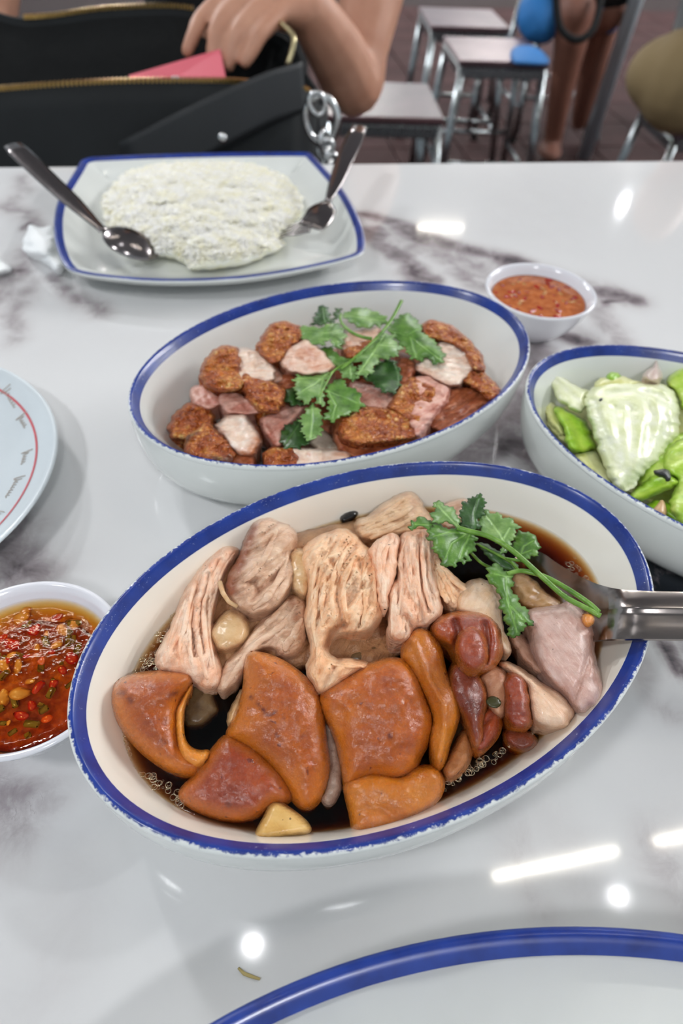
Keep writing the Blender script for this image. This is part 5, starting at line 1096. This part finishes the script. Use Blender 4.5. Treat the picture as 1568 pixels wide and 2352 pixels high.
# ------------------------------------------------------------------ bag with chain
g = G('black_bag_fabric'); g.bsdf(g.ramp(g.noise(8, 3), [(.3, (16, 19, 21)), (.7, (26, 30, 32))]), .8, g.bump(g.noise(600, 2), .4, .001)); M_bag = g.m
M_bag2 = plain('black_strap_fabric', (30, 33, 36), .6, (500, .3, .001)); M_gold = m_steel('brass_zip', (196, 160, 96), .3); M_sil = m_steel('silver_ring', (210, 212, 212), .2)
bag = empty('handbag', (-.25, .93, -.3), 'open black fabric handbag with a brass zip behind the rice plate', 'bag')
def sheet(fn, nu, nv, name, mat, parent, th=.004):
    P = np.array([[fn(i/(nu-1), j/(nv-1)) for j in range(nv)] for i in range(nu)]); V = P.reshape(-1, 3)
    idn = np.arange(nu*nv).reshape(nu, nv); f = np.stack([idn[:-1, :-1], idn[1:, :-1], idn[1:, 1:], idn[:-1, 1:]], -1).reshape(-1, 4)
    o = mesh_obj(name, V, f, mat, parent); md = o.modifiers.new('thickness', 'SOLIDIFY'); md.thickness = th; return o
ftop = interp3([aty(-120, 215, .83), aty(0, 205, .83), aty(250, 188, .845), aty(500, 186, .86), aty(620, 196, .88), aty(700, 205, .90), aty(722, 232, .92)], 40)
def front(u, v):
    t = ftop[min(int(u*39), 39)]; bul = math.sin(math.pi*v)*.03
    return (t[0]*(1-.05*v), t[1]-bul+.01*math.sin(9*u)*v, t[2]*(1-v)+(-.28)*v)
sheet(front, 40, 16, 'front_panel', M_bag, bag)
btop = interp3([aty(-120, -20, 1.02), aty(20, 35, 1.02), aty(110, 38, 1.03), aty(250, 20, 1.04), aty(430, 18, 1.05), aty(560, 60, 1.05), aty(660, 90, 1.04), aty(700, 170, 1.0)], 40)
def back(u, v):
    t = btop[min(int(u*39), 39)]; return (t[0], t[1]+.02*math.sin(math.pi*v), t[2]*(1-v)+(-.28)*v)
sheet(back, 40, 10, 'back_panel', M_bag, bag)
def sidep(u, v):
    a, b = ftop[-1], btop[-1]; t = a*(1-u)+b*u; return (t[0]+.02*math.sin(math.pi*u)*(1-v), t[1], (t[2]-.02*math.sin(math.pi*u))*(1-v)+(-.28)*v)
sheet(sidep, 12, 10, 'side_panel', M_bag, bag)
def bottom(u, v):
    a = front(u, 1); b = back(u, 1); return tuple(np.array(a)*(1-v)+np.array(b)*v)
sheet(bottom, 12, 6, 'bottom_panel', M_bag, bag)
def lining(u, v):
    a = ftop[min(int(u*39), 39)]; b = btop[min(int(u*39), 39)]; p = a*(1-v)+b*v; return (p[0], p[1], p[2]-.10*math.sin(math.pi*v)**.6-.002)
sheet(lining, 40, 12, 'lining', plain('black_lining', (12, 14, 15), .9, (30, .6, .01)), bag, .002)
for nm, P_ in (('zip', ftop), ('back_zip', btop[8:24])):
    zp = MB().tube([tuple(p+np.array([0, 0, .001])) for p in P_], .0012, 6).obj(nm, M_bag2, bag)
    mb = MB()
    for a, b in zip(P_[:-1], P_[1:]):
        for q in (.0, .25, .5, .75):
            p = a*(1-q)+b*q; mb.box((p[0], p[1]-.002, p[2]+.0016), (.0020, .0065, .0045))
    o = mb.obj('zip_teeth', M_gold, zp, smooth=False); tag(o, kind='stuff')
sp_ = interp3([aty(300, 380, .80), aty(480, 290, .815), aty(620, 225, .86), aty(700, 200, .895)], 14)
ribbon(sp_, [.05]*14, .003, M_bag2, 'strap', bag, side=(0, .2, 1))
MB().ball(aty(511, 317, .79), (.0055, .004, .0055)).obj('rivet', M_sil, bag)
for x, y, Y in ((572, 195, .87), (650, 200, .89)): MB().ball(aty(x, y, Y), (.006, .005, .006)).obj('rivet', M_sil, bag)
zs = interp3([aty(640, 50, .98), aty(672, 80, .96), aty(672, 110, .95), aty(660, 150, .94)], 10)
MB().tube([tuple(p) for p in zs], .0035, 8).obj('zip_pull', m_steel('pale_brass', (190, 178, 140), .35), bag)
def ring(c, rx, rz, tube_r, mat, parent, name='chain_link', tilt=0.0, ang=0.0):
    pts = []; 
    for k in range(25):
        a = 2*math.pi*k/24; x, z = rx*math.cos(a), rz*math.sin(a); x, z = x*math.cos(tilt)-z*math.sin(tilt), x*math.sin(tilt)+z*math.cos(tilt)
        pts.append((c[0]+x*math.cos(ang), c[1]+x*math.sin(ang), c[2]+z))
    return MB().tube(pts, tube_r, 8, False).obj(name, mat, parent)
ch = empty('bag_chain', tuple(aty(740, 300, .86)), 'silver ring and chain hanging from the right end of the black bag', 'chain')
ring(aty(738, 275, .87), .019, .025, .0045, M_sil, ch, tilt=.1)
for k, (x, y, tl, an) in enumerate([(728, 238, .4, .3), (742, 325, .2, 1.2), (748, 345, -.2, .2), (755, 362, .3, 1.3), (758, 378, -.3, .4), (760, 392, .2, 1.3)]):
    ring(aty(x, y, .865-.004*k), .009, .012, .0032, M_sil, ch, tilt=tl, ang=an)
pk = empty('pink_wallet', tuple(aty(410, 190, .92)), 'pink card wallet with a white dot sticking out of the bag', 'wallet')
P4 = [aty(300, 182, .93), aty(508, 122, .95), aty(524, 205, .90), aty(330, 240, .90)]
pw = np.array(P4); nn = np.cross(pw[1]-pw[0], pw[3]-pw[0]); nn = nn/np.linalg.norm(nn)*.006
MB().add([*pw, *(pw-nn)], [(0, 1, 2, 3), (7, 6, 5, 4), (0, 4, 5, 1), (1, 5, 6, 2), (2, 6, 7, 3), (3, 7, 4, 0)]).obj('cover', plain('pink_leather', (226, 92, 110), .5, (300, .2, .001)), pk, smooth=False)
MB().ball(aty(405, 190, .895), (.010, .003, .007)).obj('button', plain('white_button', (225, 225, 230), .4), pk)

# ------------------------------------------------------------------ people
g = G('skin'); nz = g.noise(20, 3); g.bsdf(g.ramp(nz, [(.3, (186, 132, 106)), (.7, (204, 152, 126))]), .5, g.bump(g.noise(200, 3), .15, .001), Subsurface_Weight=.1, Subsurface_Radius=(.01, .004, .002), Subsurface_Scale=1.0); M_skin = g.m
M_black = plain('black_cotton', (15, 16, 18), .9, (200, .3, .002)); M_hair = plain('black_hair', (18, 15, 14), .5, (300, .5, .002)); M_nail = plain('fingernail', (214, 164, 148), .3)
def limb(mb, pts, rad, n=12):
    P = interp3(pts, max(10, 5*len(pts))); R_ = np.interp(np.linspace(0, 1, len(P)), np.linspace(0, 1, len(rad)), rad)
    mb.tube([tuple(p) for p in P], list(R_), n); mb.ball(P[0], R_[0]*.98); mb.ball(P[-1], R_[-1]*.98)
def remesh(o, vox, it=6):
    m = o.modifiers.new('join', 'REMESH'); m.mode = 'VOXEL'; m.voxel_size = vox; m.use_smooth_shade = True
    s = o.modifiers.new('soften', 'SMOOTH'); s.iterations = it; s.factor = .5
p1 = empty('person', (-.2, 1.35, -.75), 'person in black reaching one hand into the black handbag', 'person')
mb = MB()
WR = aty(712, 22, 1.03); EL = aty(812, 196, 1.12); SH = np.array([-.02, 1.36, .33])
# arm, hand, fingers, neck, head: one continuous surface
limb(mb, [SH, np.array([.02, 1.28, .20]), EL+[.004, .03, .04]], [.052, .048, .044]); limb(mb, [EL+[.004, .03, .04], EL, (EL+WR)/2+[.002, 0, .0], WR], [.043, .042, .040, .029])
KN = [aty(560, -45, 1.03), aty(590, -30, 1.02), aty(622, -8, 1.01), aty(650, 22, 1.00)]
for k in KN: limb(mb, [WR, (WR+k)/2, k], [.026, .022, .0135])
limb(mb, [WR, (WR+KN[1])/2, (KN[1]+KN[2])/2], [.027, .026, .017])
TIPS = [(aty(470, 35, .99), aty(447, 75, .97), aty(430, 118, .955)), (aty(512, 40, .98), aty(492, 95, .96), aty(487, 150, .945)), (aty(555, 60, .97), aty(532, 110, .955), aty(525, 152, .945)), (aty(600, 75, .965), aty(578, 115, .95), aty(562, 143, .94))]
for k, (a, b, c) in zip(KN, TIPS): limb(mb, [k, a, b, c], [.0128, .0108, .0095, .0080])
limb(mb, [WR+[-.01, .01, -.015], aty(560, 20, 1.04), aty(500, 40, 1.05), aty(470, 85, 1.05)], [.018, .015, .012, .009])
HS = np.array([-.30, 1.45, .78])
limb(mb, [(-.24, 1.44, .40), (-.27, 1.44, .55), HS+[0, 0, -.06]], [.055, .05, .06]); mb.ball(HS, (.078, .095, .115), 20, 14)
mb.ball(HS+[0, -.095, -.012], (.013, .018, .018)); mb.ball(HS+[0, -.075, -.075], (.035, .03, .03))
for s in (-1, 1): mb.ball(HS+[s*.078, .005, -.01], (.010, .018, .028))
limb(mb, [(-.50, 1.42, .33), (-.56, 1.30, .14), (-.55, 1.10, .0)], [.05, .045, .036]); limb(mb, [(-.55, 1.10, .0), (-.53, .98, .0)], [.034, .03])
limb(mb, [SH, (-.15, 1.42, .35), (-.24, 1.44, .38), (-.38, 1.43, .35), (-.50, 1.42, .33)], [.048, .05, .055, .05, .045])
body = mb.obj('body', M_skin, p1); remesh(body, .0042, 4)
for s in (-1, 1):
    MB().ball(HS+[s*.03, -.086, .012], (.012, .008, .007)).obj('eye', plain('eye', (30, 24, 22), .2), p1)
MB().ball(HS+[0, -.093, -.052], (.022, .006, .006)).obj('mouth', plain('lips', (160, 84, 80), .4), p1)
mb = MB(); mb.ball(HS+[0, .02, .025], (.092, .10, .115), 20, 14); limb(mb, [HS+[0, .06, 0], HS+[0, .08, -.15], HS+[0, .07, -.28]], [.08, .075, .05]); h_ = mb.obj('hair', M_hair, p1); remesh(h_, .008, 3)
mb = MB()
limb(mb, [(-.26, 1.44, -.22), (-.26, 1.45, .05), (-.26, 1.45, .28)], [.15, .145, .15]); limb(mb, [(-.42, 1.44, .36), (-.26, 1.44, .40), (-.10, 1.42, .36)], [.065, .06, .06])
limb(mb, [(-.07, 1.41, .36), (-.01, 1.33, .26)], [.068, .062]); limb(mb, [(-.45, 1.43, .34), (-.55, 1.32, .18)], [.068, .06])
sh_ = mb.obj('black_shirt', M_black, p1); remesh(sh_, .009, 4)
mb = MB()
for s in (-1, 1): limb(mb, [(-.26+s*.09, 1.42, -.22), (-.26+s*.11, 1.15, -.26), (-.26+s*.12, .98, -.28)], [.105, .09, .075]); limb(mb, [(-.26+s*.12, .98, -.29), (-.26+s*.12, .98, -.68)], [.07, .045])
mb.ball((-.26, 1.45, -.22), (.19, .15, .12), 16, 10); tr_ = mb.obj('black_trousers', M_black, p1); remesh(tr_, .01, 4)
mb = MB()
for s in (-1, 1): mb.ball((-.26+s*.12, .93, -.715), (.045, .11, .035), 14, 8)
mb.obj('shoes', M_black, p1)

# person seated beyond, blue shirt and dark legs
M_blue = plain('blue_fabric', (40, 120, 190), .7, (100, .3, .002)); M_dskin = plain('tanned_skin', (132, 88, 72), .55, (60, .1, .002))
p2 = empty('person', (.68, 3.1, -.75), 'person in blue top with bare brown legs, seated beyond the steel stools', 'person')
b0 = aty(1290, 60, 2.95)
mb = MB()
limb(mb, [(.78, 3.35, -.27), (.72, 3.12, -.22), aty(1318, 30, 2.9)], [.10, .09, .075]); limb(mb, [aty(1318, 30, 2.9), aty(1312, 90, 2.9), aty(1290, 200, 2.95), aty(1268, 330, 3.05)], [.06, .062, .048, .036]); mb.ball(aty(1262, 345, 3.02), (.05, .09, .03))
limb(mb, [(.92, 3.40, -.27), aty(1390, 20, 3.0)], [.10, .08]); limb(mb, [aty(1390, 20, 3.0), aty(1360, 150, 3.1), aty(1330, 280, 3.3)], [.06, .055, .036])
mb.ball((.85, 3.55, .72), (.08, .095, .115), 16, 10); limb(mb, [(.85, 3.53, .38), (.85, 3.54, .62)], [.055, .055])
limb(mb, [(.85, 3.53, .42), (.85, 3.51, .1), (.84, 3.46, -.22)], [.06, .1, .1]); limb(mb, [(.76, 3.38, -.25), (.84, 3.46, -.22), (.93, 3.42, -.25)], [.09, .1, .09])
bo = mb.obj('body', M_dskin, p2); remesh(bo, .012, 4)
mb = MB(); limb(mb, [(.85, 3.5, -.22), (.85, 3.5, .28)], [.17, .18]); limb(mb, [(.70, 3.5, .33), (1.0, 3.5, .33)], [.07, .07]); limb(mb, [(.72, 3.5, .3), aty(1250, -70, 3.1)], [.065, .055])
limb(mb, [(.74, 3.3, -.12), aty(1236, 28, 2.95), aty(1250, 62, 2.93)], [.10, .075, .055]); limb(mb, [aty(1380, -40, 3.0), aty(1392, 40, 3.0)], [.09, .06])
o = mb.obj('blue_shirt', M_blue, p2); remesh(o, .014, 4)
mb = MB(); limb(mb, [(.80, 3.45, -.24), (.74, 3.2, -.2), aty(1330, -60, 2.95)], [.13, .115, .10]); limb(mb, [(.93, 3.45, -.24), aty(1400, -40, 3.0)], [.13, .10]); o = mb.obj('dark_shorts', M_black, p2); remesh(o, .014, 4)
mb = MB(); mb.ball((.85, 3.57, .75), (.09, .10, .11), 16, 10); mb.obj('hair', M_hair, p2)
MB().tube([tuple(p) for p in interp3([aty(1275, -30, 2.8), aty(1285, 60, 2.78), aty(1325, 92, 2.76), aty(1365, 60, 2.78), aty(1385, -30, 2.85)], 16)], .012, 8).obj('black_strap', M_black, p2)

# person in khaki seated at the right
M_khaki = plain('khaki_cloth', (140, 120, 84), .85, (60, .3, .003))
p3 = empty('person', (1.12, 2.25, -.75), 'person in khaki shorts seated at the right picture edge', 'person')
mb = MB(); mb.ball(aty(1575, 178, 2.15), (.16, .14, .105), 24, 16); limb(mb, [aty(1575, 190, 2.1), aty(1680, 150, 2.3), aty(1820, 120, 2.5)], [.125, .12, .11]); limb(mb, [aty(1640, 120, 2.2), aty(1700, 0, 2.2)], [.12, .13])
o = mb.obj('khaki_shorts', M_khaki, p3); remesh(o, .012, 5)
c3 = aty(1700, 0, 2.2); mb = MB()
limb(mb, [c3+[0, 0, -.1], c3+[0, 0, .3]], [.14, .17]); limb(mb, [c3+[-.17, 0, .34], c3+[.17, 0, .34]], [.06, .06])
o = mb.obj('grey_shirt', plain('grey_cotton', (110, 112, 112), .9, (60, .3, .003)), p3); remesh(o, .014, 4)
mb = MB(); mb.ball(c3+[0, 0, .62], (.08, .095, .115), 16, 10); limb(mb, [c3+[0, 0, .36], c3+[0, 0, .56]], [.055, .055])
for s in (0, .22): limb(mb, [aty(1820, 120, 2.5)+[0, s, 0], aty(1820, 120, 2.5)+[.02, .02+s, -.25], (aty(1820, 120, 2.5)[0], aty(1820, 120, 2.5)[1]+s, -.71)], [.06, .055, .04])
for s in (-1, 1): limb(mb, [c3+[s*.18, 0, .3], c3+[s*.24, .08, .1], c3+[s*.12, .22, .02]], [.05, .042, .03])
limb(mb, [c3+[0, 0, .40], c3+[0, 0, .1], c3+[.05, 0, -.05], aty(1680, 150, 2.3), aty(1820, 120, 2.5)], [.06, .12, .10, .09, .07]); limb(mb, [c3+[-.18, 0, .3], c3+[0, 0, .34], c3+[.18, 0, .3]], [.045, .05, .045]); limb(mb, [aty(1820, 120, 2.5), aty(1820, 120, 2.5)+[0, .22, 0]], [.06, .06])
o = mb.obj('body', M_skin, p3); remesh(o, .012, 4)

# ------------------------------------------------------------------ stools
M_seat = G('brown_seat_panel'); g = M_seat; g.bsdf(g.ramp(g.noise(12, 3), [(.3, (70, 44, 46)), (.7, (92, 62, 66))]), .35, g.bump(g.noise(40, 2), .05, .001), Coat_Weight=.5); M_seat = g.m
M_sseat = G('brushed_steel_seat'); g = M_sseat; g.bsdf(g.ramp(g.noise(10, 3), [(.3, (98, 78, 82)), (.7, (122, 100, 104))]), .28, g.bump(g.noise(200, 2), .05, .0005), Metallic=.55); M_sseat = g.m
def stool(cx, cy, rz, w_, d_, label, seat=M_sseat, top=-.28, rails=True):
    e = empty('steel_stool', (cx, cy, -.748), label, 'stool', rz=rz); T = top+.748
    MB().box((0, 0, T-.008), (w_, d_, .016), bev=.004).obj('seat', seat, ('local', e), smooth=False)
    for sy in (-1, 1): MB().box((0, sy*(d_/2-.012), T-.034), (w_-.02, .022, .03), bev=.003).obj('apron_rail', M_steel, ('local', e), smooth=False)
    for sx in (-1, 1): MB().box((sx*(w_/2-.012), 0, T-.034), (.022, d_-.02, .03), bev=.003).obj('apron_rail', M_steel, ('local', e), smooth=False)
    for sx in (-1, 1):
        for sy in (-1, 1):
            MB().tube([(sx*(w_/2+.02), sy*(d_/2+.02), .006), (sx*(w_/2-.014), sy*(d_/2-.014), T-.02)], .0125, 12).obj('leg', M_steel, ('local', e))
            MB().tube([(sx*(w_/2+.02), sy*(d_/2+.02), 0), (sx*(w_/2+.02), sy*(d_/2+.02), .012)], .015, 12).obj('rubber_foot', M_black, ('local', e))
    for sy in (-1, 1): MB().tube([(-(w_/2+.008), sy*(d_/2+.008), T*.36), ((w_/2+.008), sy*(d_/2+.008), T*.36)], .008, 8).obj('stretcher', M_steel, ('local', e))
    for sx in (-1, 1): MB().tube([(sx*(w_/2+.010), -(d_/2), T*.28), (sx*(w_/2+.010), (d_/2), T*.28)], .008, 8).obj('stretcher', M_steel, ('local', e))
    return e
stool(.405, 2.62, .12, .29, .30, 'steel stool with a blue patch on the seat, in front of its twin')
fs = bpy.data.objects['steel_stool']
for dx in (-.075, 0, .075): MB().tube([(dx*1.12, -.158, .27), (dx, -.138, .44)], .008, 10).obj('front_bar', M_steel, ('local', fs))
for dx in (-.05, .05): MB().tube([(dx*1.12, .158, .27), (dx, .138, .44)], .008, 10).obj('back_bar', M_steel, ('local', fs))
stool(.335, 3.05, .12, .29, .30, 'steel stool directly behind the one with the blue patch')
stool(.035, 2.03, .10, .30, .30, 'brown-topped steel stool nearest, beyond the fork', M_seat)
stool(.78, 3.42, .2, .30, .30, 'steel stool carrying the person in blue')
stool(-.27, 1.47, .1, .30, .30, 'steel stool carrying the person in black', M_seat, -.345)
q = aty(1580, 172, 2.15); stool(q[0]+.13, q[1]+.10, .1, .28, .28, 'steel stool carrying the person in khaki', top=q[2]-.13)
bl = slab('blue_cloth', [(1172, 108), (1215, 100), (1250, 118), (1268, 150), (1210, 150), (1172, 146)], -.272, .012, .006, M_blue, None, 'folded blue cloth lying on the steel stool seat', 'cloth', cell=.012, namp=.003, nf=20, world=False)
# tall steel leg of another table and its neighbour
tb = empty('steel_table', (1.35, 3.15, -.75), 'second table on slanted steel tube legs behind the khaki person', 'table')
M_pole = plain('bright_tube_steel', (176, 190, 198), .35, Metallic=.25)
A_ = at(1340, 362, -.745); Bt = aty(1470, -30, 2.9)
MB().tube([tuple(A_), tuple(Bt), tuple(Bt+(Bt-A_)*.18)], .026, 16).obj('leg', M_pole, tb)
A2 = aty(1370, 310, 3.6); A2 = at(1368, 318, -.745); B2 = aty(1400, 70, 3.35); MB().tube([tuple(A2), tuple(B2), tuple(B2+(B2-A2)*1.2)], .016, 12).obj('leg', M_pole, tb)
top_z = float((Bt+(Bt-A_)*.18)[2])
for dx in (.9, ):
    for a_ in (A_, A2): MB().tube([(a_[0]+dx+.5, a_[1], -.745), (a_[0]+dx+.4, a_[1], top_z)], .02, 12).obj('leg', M_steel, tb)
MB().box((1.95, 3.3, top_z+.012), (1.3, .7, .025), bev=.004).obj('tabletop', plain('white_laminate', (215, 215, 215), .3), tb, smooth=False)
